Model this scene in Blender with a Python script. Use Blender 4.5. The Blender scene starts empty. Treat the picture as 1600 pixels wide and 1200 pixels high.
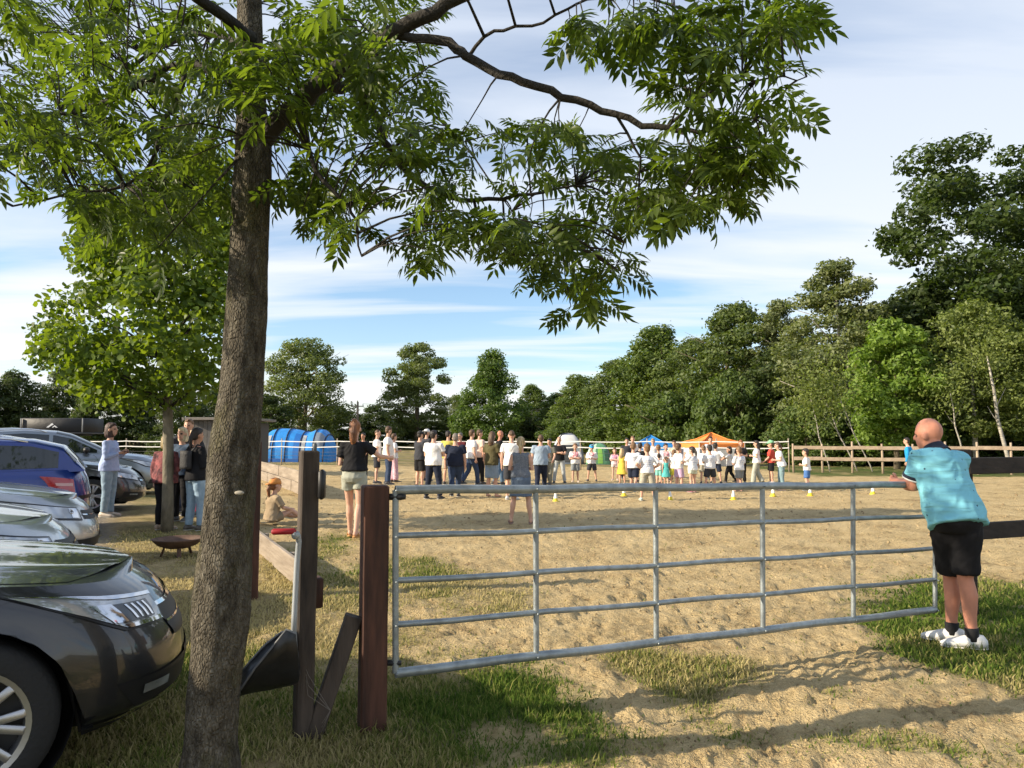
import bpy, math, random
import numpy as np
from mathutils import Vector, Matrix

random.seed(7)
sc = bpy.context.scene
COL = sc.collection
PI = math.pi
R = math.radians

# ------------------------------------------------------------------ camera
CAM_H = 1.5
FPX = 1155.0                     # focal length in pixels of a 1600 px wide frame
PITCH = math.atan(85.0 / FPX)
cam_d = bpy.data.cameras.new('camera')
cam_d.sensor_width = 36.0
cam_d.lens = 36.0 * FPX / 1600.0
cam_d.clip_end = 6000
cam_d.clip_start = 0.05
cam = bpy.data.objects.new('camera', cam_d)
COL.objects.link(cam)
cam.location = (0, 0, CAM_H)
cam.rotation_euler = (PI / 2 + PITCH, 0, 0)
sc.camera = cam

# ------------------------------------------------------------------ sky and sun
SUN_EL = R(23)
SUN_H = Vector((-0.968, -0.25, 0)).normalized()      # towards the sun, on the ground
SUN = Vector((SUN_H.x * math.cos(SUN_EL), SUN_H.y * math.cos(SUN_EL), math.sin(SUN_EL)))
world = bpy.data.worlds.new('World')
sc.world = world
world.use_nodes = True
wn, wl = world.node_tree.nodes, world.node_tree.links
wn.clear()


def N(nodes, t, **kw):
    n = nodes.new(t)
    for k, v in kw.items():
        setattr(n, k, v)
    return n


def ramp(nodes, stops, interp='LINEAR'):
    r = nodes.new('ShaderNodeValToRGB')
    r.color_ramp.interpolation = interp
    e = r.color_ramp.elements
    while len(e) < len(stops):
        e.new(0.5)
    for i, (p, c) in enumerate(stops):
        e[i].position = p
        e[i].color = (c[0], c[1], c[2], 1) if hasattr(c, '__len__') else (c, c, c, 1)
    return r


def build_world():
    sky = N(wn, 'ShaderNodeTexSky', sky_type='NISHITA', sun_disc=False)
    sky.sun_elevation = SUN_EL
    sky.sun_rotation = math.atan2(SUN.x, SUN.y)
    sky.altitude = 50
    sky.air_density = 1.0
    sky.dust_density = 0.7
    sky.ozone_density = 2.5
    tc = N(wn, 'ShaderNodeTexCoord')
    sep = N(wn, 'ShaderNodeSeparateXYZ')
    wl.new(tc.outputs['Generated'], sep.inputs[0])
    # direction projected on a cloud plane overhead: cirrus streaks
    zc = N(wn, 'ShaderNodeMath', operation='MAXIMUM')
    wl.new(sep.outputs['Z'], zc.inputs[0]); zc.inputs[1].default_value = 0.0
    za = N(wn, 'ShaderNodeMath', operation='ADD')
    wl.new(zc.outputs[0], za.inputs[0]); za.inputs[1].default_value = 0.10
    dx = N(wn, 'ShaderNodeMath', operation='DIVIDE')
    dy = N(wn, 'ShaderNodeMath', operation='DIVIDE')
    wl.new(sep.outputs['X'], dx.inputs[0]); wl.new(za.outputs[0], dx.inputs[1])
    wl.new(sep.outputs['Y'], dy.inputs[0]); wl.new(za.outputs[0], dy.inputs[1])
    cmb = N(wn, 'ShaderNodeCombineXYZ')
    wl.new(dx.outputs[0], cmb.inputs[0]); wl.new(dy.outputs[0], cmb.inputs[1])
    mp = N(wn, 'ShaderNodeMapping')
    mp.inputs['Rotation'].default_value = (0, 0, R(-14))
    mp.inputs['Scale'].default_value = (0.30, 1.15, 1)
    wl.new(cmb.outputs[0], mp.inputs[0])
    n1 = N(wn, 'ShaderNodeTexNoise')
    n1.inputs['Scale'].default_value = 1.7
    n1.inputs['Detail'].default_value = 7
    n1.inputs['Roughness'].default_value = 0.52
    n1.inputs['Distortion'].default_value = 0.45
    wl.new(mp.outputs[0], n1.inputs['Vector'])
    mp2 = N(wn, 'ShaderNodeMapping')
    mp2.inputs['Rotation'].default_value = (0, 0, R(24))
    mp2.inputs['Location'].default_value = (3.1, 1.7, 0)
    mp2.inputs['Scale'].default_value = (0.16, 0.42, 1)
    wl.new(cmb.outputs[0], mp2.inputs[0])
    n2 = N(wn, 'ShaderNodeTexNoise')
    n2.inputs['Scale'].default_value = 1.0
    n2.inputs['Detail'].default_value = 4
    wl.new(mp2.outputs[0], n2.inputs['Vector'])
    ad = N(wn, 'ShaderNodeMath', operation='ADD')
    wl.new(n1.outputs['Fac'], ad.inputs[0]); wl.new(n2.outputs['Fac'], ad.inputs[1])
    rp = ramp(wn, [(0.385, 0.0), (0.455, 0.52), (0.53, 0.94)])
    hf = N(wn, 'ShaderNodeMath', operation='MULTIPLY')
    wl.new(ad.outputs[0], hf.inputs[0]); hf.inputs[1].default_value = 0.5
    wl.new(hf.outputs[0], rp.inputs[0])
    # clouds whiten towards the horizon, greyer high up
    cr = ramp(wn, [(0.0, (4.9, 4.95, 4.9)), (0.14, (4.8, 4.9, 4.95)), (0.32, (3.95, 4.3, 4.8)), (0.55, (3.2, 3.6, 4.3)), (1.0, (2.7, 3.1, 4.0))])
    wl.new(zc.outputs[0], cr.inputs[0])
    mx = N(wn, 'ShaderNodeMix', data_type='RGBA')
    wl.new(rp.outputs[0], mx.inputs[0])
    wl.new(sky.outputs[0], mx.inputs[6]); wl.new(cr.outputs[0], mx.inputs[7])
    bg = N(wn, 'ShaderNodeBackground')
    bg.inputs[1].default_value = 0.11
    wl.new(mx.outputs[2], bg.inputs[0])
    out = N(wn, 'ShaderNodeOutputWorld')
    wl.new(bg.outputs[0], out.inputs[0])


build_world()
sun_d = bpy.data.lights.new('sun', 'SUN')
sun_d.energy = 4.2
sun_d.angle = R(0.55)
sun_d.color = (1.0, 0.86, 0.66)
sun_o = bpy.data.objects.new('sun', sun_d)
COL.objects.link(sun_o)
sun_o.rotation_euler = SUN.to_track_quat('Z', 'Y').to_euler()
sun_o.location = (-30, -5, 30)
vs = sc.view_settings
vs.view_transform = 'Standard'
vs.look = 'None'
vs.exposure = 1.0
vs.gamma = 1.0
vs.use_curve_mapping = False
sc.cycles.adaptive_threshold = 0.02
sc.cycles.max_bounces = 6
sc.cycles.diffuse_bounces = 3
sc.cycles.glossy_bounces = 2
sc.cycles.transmission_bounces = 3
sc.cycles.transparent_max_bounces = 6

# ------------------------------------------------------------------ pixel <-> place
CP, SP = math.cos(PITCH), math.sin(PITCH)


def ray(u, v):
    xc, yc = (u - 800) / FPX, (600 - v) / FPX
    return Vector((xc, CP - yc * SP, SP + yc * CP))


def at(u, v, Y):
    d = ray(u, v)
    t = Y / d.y
    return Vector((d.x * t, Y, CAM_H + d.z * t))


def sstep(a, b, x):
    t = np.clip((x - a) / (b - a), 0, 1)
    return t * t * (3 - 2 * t)


def gz(X, Y):
    """large-scale height of the ground"""
    return 0.10 * sstep(-4.0, -6.5, X) * sstep(10.0, 14.0, Y) + 0.03 * sstep(20, 30, Y)


def gnd(u, v):
    d = ray(u, v)
    z = 0.0
    for _ in range(6):
        t = (z - CAM_H) / d.z
        z = float(gz(d.x * t, d.y * t))
    return Vector((d.x * t, d.y * t, z))


# ------------------------------------------------------------------ value noise in numpy
def _hash(ix, iy, seed):
    h = (ix.astype(np.int64) * 374761393 + iy.astype(np.int64) * 668265263 + seed * 1442695041) & 0xffffffff
    h = ((h ^ (h >> 13)) * 1274126177) & 0xffffffff
    return ((h ^ (h >> 16)) & 0xffff) / 65535.0


def vnoise(x, y, seed=0):
    ix, iy = np.floor(x), np.floor(y)
    fx, fy = x - ix, y - iy
    fx = fx * fx * (3 - 2 * fx); fy = fy * fy * (3 - 2 * fy)
    a = _hash(ix, iy, seed); b = _hash(ix + 1, iy, seed)
    c = _hash(ix, iy + 1, seed); d = _hash(ix + 1, iy + 1, seed)
    return (a * (1 - fx) + b * fx) * (1 - fy) + (c * (1 - fx) + d * fx) * fy - 0.5


# ------------------------------------------------------------------ mesh builder
class MB:
    def __init__(self):
        self.v, self.f, self.m = [], [], []
        self.cur = 0

    def mat(self, i):
        self.cur = i
        return self

    def face(self, idx):
        self.f.append(idx); self.m.append(self.cur)

    def poly(self, pts):
        b = len(self.v)
        self.v += [tuple(p) for p in pts]
        self.face(tuple(range(b, b + len(pts))))

    def box(self, c, s, rot=None, bev=0.0):
        """bevelled box, s full sizes, rot 3x3 or None"""
        c = Vector(c); hx, hy, hz = s[0] / 2, s[1] / 2, s[2] / 2
        if bev <= 0:
            P = [Vector((x, y, z)) for z in (-hz, hz) for y in (-hy, hy) for x in (-hx, hx)]
            F = [(0, 2, 3, 1), (4, 5, 7, 6), (0, 1, 5, 4), (2, 6, 7, 3), (0, 4, 6, 2), (1, 3, 7, 5)]
        else:
            b = min(bev, hx * .9, hy * .9, hz * .9)
            rings = []
            for z, ins in ((-hz, b), (-hz + b, 0), (hz - b, 0), (hz, b)):
                ax, ay = hx - ins, hy - ins
                bb = b * .6
                rings.append([Vector(p) for p in ((ax - bb, -ay, z), (ax, -ay + bb, z), (ax, ay - bb, z), (ax - bb, ay, z),
                                                   (-ax + bb, ay, z), (-ax, ay - bb, z), (-ax, -ay + bb, z), (-ax + bb, -ay, z))])
            P = [p for r in rings for p in r]
            F = [tuple(range(7, -1, -1)), tuple(range(24, 32))]
            for k in range(3):
                for j in range(8):
                    F.append((k * 8 + j, k * 8 + (j + 1) % 8, k * 8 + 8 + (j + 1) % 8, k * 8 + 8 + j))
        if rot is not None:
            P = [rot @ p for p in P]
        b0 = len(self.v)
        self.v += [tuple(p + c) for p in P]
        for f in F:
            self.face(tuple(i + b0 for i in f))
        return self

    def beam(self, a, b, w, h, up=(0, 0, 1), bev=0.004):
        """rectangular bar from a to b; w across, h along up"""
        a, b = Vector(a), Vector(b)
        d = b - a
        L = d.length
        x = d.normalized()
        y = Vector(up).cross(x)
        if y.length < 1e-5:
            y = Vector((0, 1, 0)).cross(x)
        y.normalize()
        z = x.cross(y)
        rot = Matrix((x, y, z)).transposed()
        return self.box((a + b) / 2, (L, w, h), rot, bev)

    def loft(self, rings, cap0=True, cap1=True, closed=True):
        n = len(rings[0]); b = len(self.v)
        for r in rings:
            self.v += [tuple(p) for p in r]
        for k in range(len(rings) - 1):
            for j in range(n if closed else n - 1):
                j2 = (j + 1) % n
                self.face((b + k * n + j, b + k * n + j2, b + (k + 1) * n + j2, b + (k + 1) * n + j))
        if cap0:
            self.face(tuple(b + j for j in range(n - 1, -1, -1)))
        if cap1:
            self.face(tuple(b + (len(rings) - 1) * n + j for j in range(n)))
        return self

    def tube(self, pts, rad, n=8, cap=True):
        pts = [Vector(p) for p in pts]
        if not hasattr(rad, '__len__'):
            rad = [rad] * len(pts)
        rings = []
        prev = None
        for i, p in enumerate(pts):
            if i == 0:
                d = pts[1] - p
            elif i == len(pts) - 1:
                d = p - pts[i - 1]
            else:
                d = (pts[i + 1] - p).normalized() + (p - pts[i - 1]).normalized()
            if d.length < 1e-9:
                d = Vector((0, 0, 1))
            d.normalize()
            if prev is None:
                a = d.orthogonal().normalized()
            else:
                a = prev - d * prev.dot(d)
                if a.length < 1e-6:
                    a = d.orthogonal()
                a.normalize()
            prev = a
            b = d.cross(a)
            rings.append([p + (a * math.cos(2 * PI * j / n) + b * math.sin(2 * PI * j / n)) * rad[i] for j in range(n)])
        return self.loft(rings, cap, cap)

    def ell(self, c, r, rot=None, nu=12, nv=8):
        c = Vector(c)
        rings = []
        for k in range(nv + 1):
            t = -PI / 2 + PI * k / nv
            cr = max(math.cos(t), 0.02)
            ring = []
            for j in range(nu):
                p = Vector((r[0] * cr * math.cos(2 * PI * j / nu), r[1] * cr * math.sin(2 * PI * j / nu), r[2] * math.sin(t)))
                if rot is not None:
                    p = rot @ p
                ring.append(c + p)
            rings.append(ring)
        return self.loft(rings)

    def lathe(self, prof, c=(0, 0, 0), n=24, axis='z', cap=False):
        rings = []
        for (r, h) in prof:
            ring = []
            for j in range(n):
                a = 2 * PI * j / n
                if axis == 'z':
                    p = (c[0] + r * math.cos(a), c[1] + r * math.sin(a), c[2] + h)
                else:
                    p = (c[0] + r * math.cos(a), c[1] + h, c[2] + r * math.sin(a))
                ring.append(p)
            rings.append(ring)
        return self.loft(rings, cap, cap)

    def grid(self, fn, us, vs_):
        b = len(self.v)
        for u in us:
            for v in vs_:
                self.v.append(tuple(fn(u, v)))
        m = len(vs_)
        for i in range(len(us) - 1):
            for j in range(m - 1):
                self.face((b + i * m + j, b + (i + 1) * m + j, b + (i + 1) * m + j + 1, b + i * m + j + 1))
        return self

    def mesh(self, name, mats, smooth=True):
        me = bpy.data.meshes.new(name)
        me.from_pydata(self.v, [], self.f)
        for m in (mats if isinstance(mats, (list, tuple)) else [mats]):
            me.materials.append(m)
        if any(self.m):
            me.polygons.foreach_set('material_index', self.m)
        if smooth:
            me.polygons.foreach_set('use_smooth', [True] * len(me.polygons))
        me.update()
        return me

    def build(self, name, mats, parent=None, smooth=True, sharp=None):
        me = self.mesh(name, mats, smooth)
        if smooth and sharp:
            me.set_sharp_from_angle(angle=R(sharp))
        return link(name, me, parent)


def link(name, me, parent=None):
    o = bpy.data.objects.new(name, me)
    COL.objects.link(o)
    if parent is not None:
        o.parent = parent
    return o


def np_mesh(name, V, F, mats, smooth=False, attr=None):
    """V (n,3) array, F (m,k) array with k = 3 or 4"""
    V = np.asarray(V, dtype=np.float32); F = np.asarray(F, dtype=np.int32)
    me = bpy.data.meshes.new(name)
    k = F.shape[1]
    me.vertices.add(len(V)); me.vertices.foreach_set('co', V.ravel())
    me.loops.add(F.size); me.loops.foreach_set('vertex_index', F.ravel())
    me.polygons.add(len(F))
    me.polygons.foreach_set('loop_start', np.arange(0, F.size, k, dtype=np.int32))
    if smooth:
        me.polygons.foreach_set('use_smooth', np.ones(len(F), dtype=bool))
    for m in (mats if isinstance(mats, (list, tuple)) else [mats]):
        me.materials.append(m)
    if attr:
        for an, arr in attr.items():
            a = me.attributes.new(an, 'FLOAT', 'POINT')
            a.data.foreach_set('value', np.asarray(arr, dtype=np.float32))
    me.update(calc_edges=True)
    me.validate()
    return me


def thing(name, label, cat, loc=(0, 0, 0), rz=0.0, group=None):
    o = bpy.data.objects.new(name, None)
    o.empty_display_size = 0.2
    COL.objects.link(o)
    o.location = loc
    o.rotation_euler = (0, 0, rz)
    return tag(o, label, cat, group)


def tag(o, label=None, cat=None, group=None, kind=None):
    if label: o['label'] = label
    if cat: o['category'] = cat
    if group: o['group'] = group
    if kind: o['kind'] = kind
    return o


# ------------------------------------------------------------------ materials
MATS = {}


def srgb(r, g, b):
    f = lambda c: c / 12.92 if c <= 0.04045 else ((c + 0.055) / 1.055) ** 2.4
    return tuple(f(c / 255.0) for c in (r, g, b))


def mat(name, col, rough=0.6, metal=0.0, var=0.0, vscale=8.0, bump=0.0, bscale=40.0, spec=0.5, coat=0.0, stretch=(1, 1, 1), col2=None, coord='Object', detail=5):
    if name in MATS:
        return MATS[name]
    m = bpy.data.materials.new(name)
    m.use_nodes = True
    nt = m.node_tree
    b = nt.nodes['Principled BSDF']
    b.inputs['Base Color'].default_value = (*col, 1)
    b.inputs['Roughness'].default_value = rough
    b.inputs['Metallic'].default_value = metal
    b.inputs['Specular IOR Level'].default_value = spec
    b.inputs['Coat Weight'].default_value = coat
    b.inputs['Coat Roughness'].default_value = 0.04
    if var or bump or col2:
        tc = N(nt.nodes, 'ShaderNodeTexCoord')
        mp = N(nt.nodes, 'ShaderNodeMapping')
        mp.inputs['Scale'].default_value = stretch
        nt.links.new(tc.outputs[coord], mp.inputs[0])
    if var or col2:
        n = N(nt.nodes, 'ShaderNodeTexNoise')
        n.inputs['Scale'].default_value = vscale
        n.inputs['Detail'].default_value = detail
        n.inputs['Roughness'].default_value = 0.6
        nt.links.new(mp.outputs[0], n.inputs['Vector'])
        c2 = col2 if col2 else tuple(min(1, c * (1 + var)) for c in col)
        c1 = col if col2 else tuple(c * (1 - var) for c in col)
        rp = ramp(nt.nodes, [(0.33, c1), (0.67, c2)])
        nt.links.new(n.outputs['Fac'], rp.inputs[0])
        nt.links.new(rp.outputs[0], b.inputs['Base Color'])
    if bump:
        n = N(nt.nodes, 'ShaderNodeTexNoise')
        n.inputs['Scale'].default_value = bscale
        n.inputs['Detail'].default_value = 4
        nt.links.new(mp.outputs[0], n.inputs['Vector'])
        bp = N(nt.nodes, 'ShaderNodeBump')
        bp.inputs['Strength'].default_value = min(1.0, bump)
        bp.inputs['Distance'].default_value = 0.02
        nt.links.new(n.outputs['Fac'], bp.inputs['Height'])
        nt.links.new(bp.outputs[0], b.inputs['Normal'])
    MATS[name] = m
    return m


def leaf_mat(name, c1, c2, trans=0.35, rough=0.55, scale=1.5, tcol=None):
    if name in MATS:
        return MATS[name]
    m = bpy.data.materials.new(name)
    m.use_nodes = True
    nt = m.node_tree
    nt.nodes.clear()
    geo = N(nt.nodes, 'ShaderNodeNewGeometry')
    tc = N(nt.nodes, 'ShaderNodeTexCoord')
    n = N(nt.nodes, 'ShaderNodeTexNoise')
    n.inputs['Scale'].default_value = scale
    n.inputs['Detail'].default_value = 2
    nt.links.new(tc.outputs['Object'], n.inputs['Vector'])
    ad = N(nt.nodes, 'ShaderNodeMath', operation='MULTIPLY_ADD')
    nt.links.new(geo.outputs['Random Per Island'], ad.inputs[0])
    ad.inputs[1].default_value = 0.6
    nt.links.new(n.outputs['Fac'], ad.inputs[2])
    rp = ramp(nt.nodes, [(0.45, c1), (1.05, c2)])
    nt.links.new(ad.outputs[0], rp.inputs[0])
    pb = N(nt.nodes, 'ShaderNodeBsdfPrincipled')
    pb.inputs['Roughness'].default_value = rough
    pb.inputs['Specular IOR Level'].default_value = 0.35
    nt.links.new(rp.outputs[0], pb.inputs['Base Color'])
    tr = N(nt.nodes, 'ShaderNodeBsdfTranslucent')
    hs = N(nt.nodes, 'ShaderNodeMix', data_type='RGBA', blend_type='MULTIPLY')
    hs.inputs[0].default_value = 1.0
    hs.inputs[7].default_value = (*(tcol or (2.2, 2.3, 0.7)), 1)
    nt.links.new(rp.outputs[0], hs.inputs[6])
    nt.links.new(hs.outputs[2], tr.inputs[0])
    ms = N(nt.nodes, 'ShaderNodeMixShader')
    ms.inputs[0].default_value = trans
    nt.links.new(pb.outputs[0], ms.inputs[1]); nt.links.new(tr.outputs[0], ms.inputs[2])
    out = N(nt.nodes, 'ShaderNodeOutputMaterial')
    nt.links.new(ms.outputs[0], out.inputs[0])
    MATS[name] = m
    return m
# ================================================================== ground
def blob(u, v, ru, rv, w):
    p = gnd(u, v)
    return (p.x, p.y, ru * p.y / FPX, rv * p.y * p.y / (FPX * CAM_H), w)


GRASS = [blob(*b) for b in (
    (440, 890, 50, 70, 1.1), (420, 960, 60, 80, 1.1), (545, 925, 45, 75, .75), (660, 895, 60, 28, .8), (730, 925, 80, 26, .75),
    (800, 940, 50, 18, .4), (640, 990, 50, 20, .3),
    (820, 1085, 70, 46, .95), (720, 1065, 95, 45, .75), (880, 1110, 55, 40, .9), (1050, 1035, 60, 24, 1.0), (1120, 1040, 70, 22, .8),
    (990, 1030, 40, 18, .6), (1080, 1075, 50, 24, .8), (640, 1060, 50, 45, .6),
    (1500, 955, 120, 38, 1.5), (1590, 930, 90, 34, 1.5), (1590, 1030, 110, 50, 1.5), (1480, 1020, 60, 22, .8), (1430, 985, 50, 26, .9),
    (1540, 1180, 120, 26, .75), (1330, 1150, 90, 18, .4), (1420, 1065, 40, 12, .3), (1300, 1080, 30, 10, .35), (950, 1160, 90, 30, .6), (1120, 1140, 60, 26, .4),
    (250, 1110, 260, 110, 1.1), (520, 1160, 120, 60, .8), (700, 1180, 160, 40, .7), (520, 1040, 80, 60, .6), (585, 1140, 40, 16, .9), (480, 1145, 40, 14, .9), (420, 1085, 60, 20, .7), (300, 1215, 80, 16, .8))]
B0 = Vector((-2.2, 7.8)); BD = Vector((-0.463, 0.886)).normalized()      # outer edge of the riding arena


def zones(X, Y):
    """grass amount, dryness, gravel amount at ground points"""
    g = np.zeros_like(X)
    for (cx, cy, rx, ry, w) in GRASS:
        g += w * np.exp(-(((X - cx) / rx) ** 2 + ((Y - cy) / ry) ** 2))
    side = -(BD.y * (X - B0.x) - BD.x * (Y - B0.y))       # >0 left of the arena edge
    wob = vnoise(X * 1.3, Y * 1.3, 3) * .5
    left = sstep(-0.1, 0.5, side + wob) * sstep(5.0, 6.5, Y)
    g = np.maximum(g, left * (.75 + .5 * vnoise(X * .9, Y * .9, 9)))
    g = np.where((Y < 2.6), np.maximum(g, .55), g)
    behind = (Y < 1.5)
    g = np.where(behind, .8, g)
    # far field and the strip along the right-hand fence
    far = sstep(37.5, 39.5, Y + 2.0 * vnoise(X * .2, Y * .2, 5))
    rt = sstep(28.6, 29.6, Y + 0.02 * X + .6 * vnoise(X * .5, Y * .5, 6)) * sstep(11.0, 13.0, X)
    rs = sstep(20, 22, X - 0.1 * Y)
    lf = sstep(-9.0, -11, X + .2 * (Y - 20))
    out = np.maximum.reduce([far, rt, rs, lf])
    g = np.maximum(g, out * 1.1)
    cl = .5 + 1.1 * vnoise(X * 2.6, Y * 2.6, 11) + .7 * vnoise(X * 7, Y * 7, 12)
    g = np.clip(g * 1.25 * (.45 + cl * 1.1) - .12, 0, 1)
    dry = .52 + .8 * vnoise(X * .8, Y * .8, 21) + .5 * vnoise(X * 3, Y * 3, 22)
    dry += .25 * (Y < 3.4) * (X > -.6) + .30 * left - .55 * np.exp(-(((X - 4.2) / 1.9) ** 2 + ((Y - 5.9) / 2.2) ** 2))
    dry -= .45 * np.exp(-(((X - .12) / .55) ** 2 + ((Y - 4.3) / .7) ** 2))
    dry += .35 * far - .35 * rt
    # grey lane in front of the parked cars and under them
    p = -( .894 * (X + 4.1) - (-.447) * (Y - 7.6))
    gv = sstep(-.25, .35, p + wob * .8) * sstep(6.0, 7.5, Y) * (1 - sstep(27, 30, Y))
    return g * (1 - .92 * gv), np.clip(dry, 0, 1), gv


def height(X, Y, g, gv):
    d = np.hypot(X, Y)
    h = gz(X, Y)
    amp = np.where(d > 60, 0, 1.0)
    sand = (1 - np.clip(g * 1.3, 0, 1)) * (1 - gv)
    wx = X + .12 * vnoise(X * 5, Y * 5, 31); wy = Y + .12 * vnoise(X * 5, Y * 5, 32)
    n1 = vnoise(wx * 2.2, wy * 2.2, 41)
    n2 = 1 - np.abs(vnoise(wx * 4.6, wy * 4.6, 42)) * 4
    n3 = vnoise(wx * 10, wy * 10, 43)
    n4 = 1 - np.abs(vnoise(wx * 17, wy * 17, 44)) * 4
    h = h + amp * sand * (n1 * .022 + n2 * .013 + n3 * .030 + n4 * .016)
    h = h + amp * (1 - sand) * (vnoise(X * 1.1, Y * 1.1, 45) * .05 + n3 * .012)
    # worn hollow in front of the gate
    c = gnd(1100, 1120)
    h = h - .05 * np.exp(-(((X - c.x) / .55) ** 2 + ((Y - c.y) / .28) ** 2))
    c = gnd(1180, 950)
    h = h - .05 * np.exp(-(((X - c.x) / 1.6) ** 2 + ((Y - c.y) / .9) ** 2))
    return h - .01


def ground_material():
    m = bpy.data.materials.new('ground_earth')
    m.use_nodes = True
    nt = m.node_tree; nd = nt.nodes; lk = nt.links
    b = nd['Principled BSDF']
    b.inputs['Roughness'].default_value = 0.95
    b.inputs['Specular IOR Level'].default_value = 0.15
    geo = N(nd, 'ShaderNodeNewGeometry')

    def noise(scale, det=5, rough=.6, stretch=None):
        n = N(nd, 'ShaderNodeTexNoise')
        n.inputs['Scale'].default_value = scale
        n.inputs['Detail'].default_value = det
        n.inputs['Roughness'].default_value = rough
        lk.new(geo.outputs['Position'], n.inputs['Vector'])
        return n

    def attr(a):
        n = N(nd, 'ShaderNodeAttribute'); n.attribute_name = a
        return n.outputs['Fac']

    def mix(f, a, c):
        x = N(nd, 'ShaderNodeMix', data_type='RGBA')
        if hasattr(f, 'links') or not isinstance(f, float):
            lk.new(f, x.inputs[0])
        else:
            x.inputs[0].default_value = f
        lk.new(a, x.inputs[6]); lk.new(c, x.inputs[7])
        return x.outputs[2]
    n1 = noise(1.3, 6); n2 = noise(14, 5, .7); n3 = noise(60, 3, .7); n4 = noise(.35, 3)
    s1 = ramp(nd, [(.36, (.24, .165, .080)), (.46, (.48, .358, .180)), (.60, (.60, .465, .250))])
    a = N(nd, 'ShaderNodeMath', operation='ADD'); lk.new(n1.outputs[0], a.inputs[0]); lk.new(n2.outputs[0], a.inputs[1])
    a2 = N(nd, 'ShaderNodeMath', operation='MULTIPLY'); lk.new(a.outputs[0], a2.inputs[0]); a2.inputs[1].default_value = .5
    lk.new(a2.outputs[0], s1.inputs[0])
    gr = ramp(nd, [(.3, (.045, .075, .016)), (.7, (.10, .145, .035))]); lk.new(n2.outputs[0], gr.inputs[0])
    dr = ramp(nd, [(.3, (.17, .13, .055)), (.7, (.36, .29, .135))]); lk.new(n2.outputs[0], dr.inputs[0])
    gv = ramp(nd, [(.3, (.19, .17, .145)), (.7, (.34, .31, .265))]); lk.new(n2.outputs[0], gv.inputs[0])
    grass = mix(attr('dry'), gr.outputs[0], dr.outputs[0])
    col = mix(attr('grass'), s1.outputs[0], grass)
    col = mix(attr('gravel'), col, gv.outputs[0])
    lk.new(col, b.inputs['Base Color'])
    bp = N(nd, 'ShaderNodeBump'); bp.inputs['Strength'].default_value = 1.0; bp.inputs['Distance'].default_value = .06
    ad = N(nd, 'ShaderNodeMath', operation='MULTIPLY_ADD')
    lk.new(n3.outputs[0], ad.inputs[0]); ad.inputs[1].default_value = .45; lk.new(n2.outputs[0], ad.inputs[2])
    lk.new(ad.outputs[0], bp.inputs['Height'])
    lk.new(bp.outputs[0], b.inputs['Normal'])
    return m


def build_ground():
    ang = np.concatenate([np.linspace(-52, 52, 400), np.linspace(52, 308, 60)[1:-1]]) * PI / 180
    na = len(ang)
    rad = [0.15, .5, 1.0]
    while rad[-1] < 70:
        rad.append(rad[-1] * 1.0125)
    while rad[-1] < 3000:
        rad.append(rad[-1] * 1.25)
    rad = np.array(rad)
    A, Rr = np.meshgrid(ang, rad, indexing='xy')
    X = (Rr * np.sin(A)).ravel(); Y = (Rr * np.cos(A)).ravel()
    g, dry, gv = zones(X, Y)
    Z = height(X, Y, g, gv)
    V = np.stack([X, Y, Z], 1)
    i = np.arange(len(rad) - 1)[:, None] * na; j = np.arange(na)[None, :]; j2 = (j + 1) % na
    F = np.stack([i + j, i + na + j, i + na + j2, i + j2], -1).reshape(-1, 4)[:, ::-1]
    me = np_mesh('ground', V, F, ground_material(), True, {'grass': g, 'dry': dry, 'gravel': gv})
    tag(link('ground', me), kind='structure')


build_ground()


def hz(x, y):
    X, Y = np.array([float(x)]), np.array([float(y)])
    g, d, gv = zones(X, Y)
    return float(height(X, Y, g, gv)[0])


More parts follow.
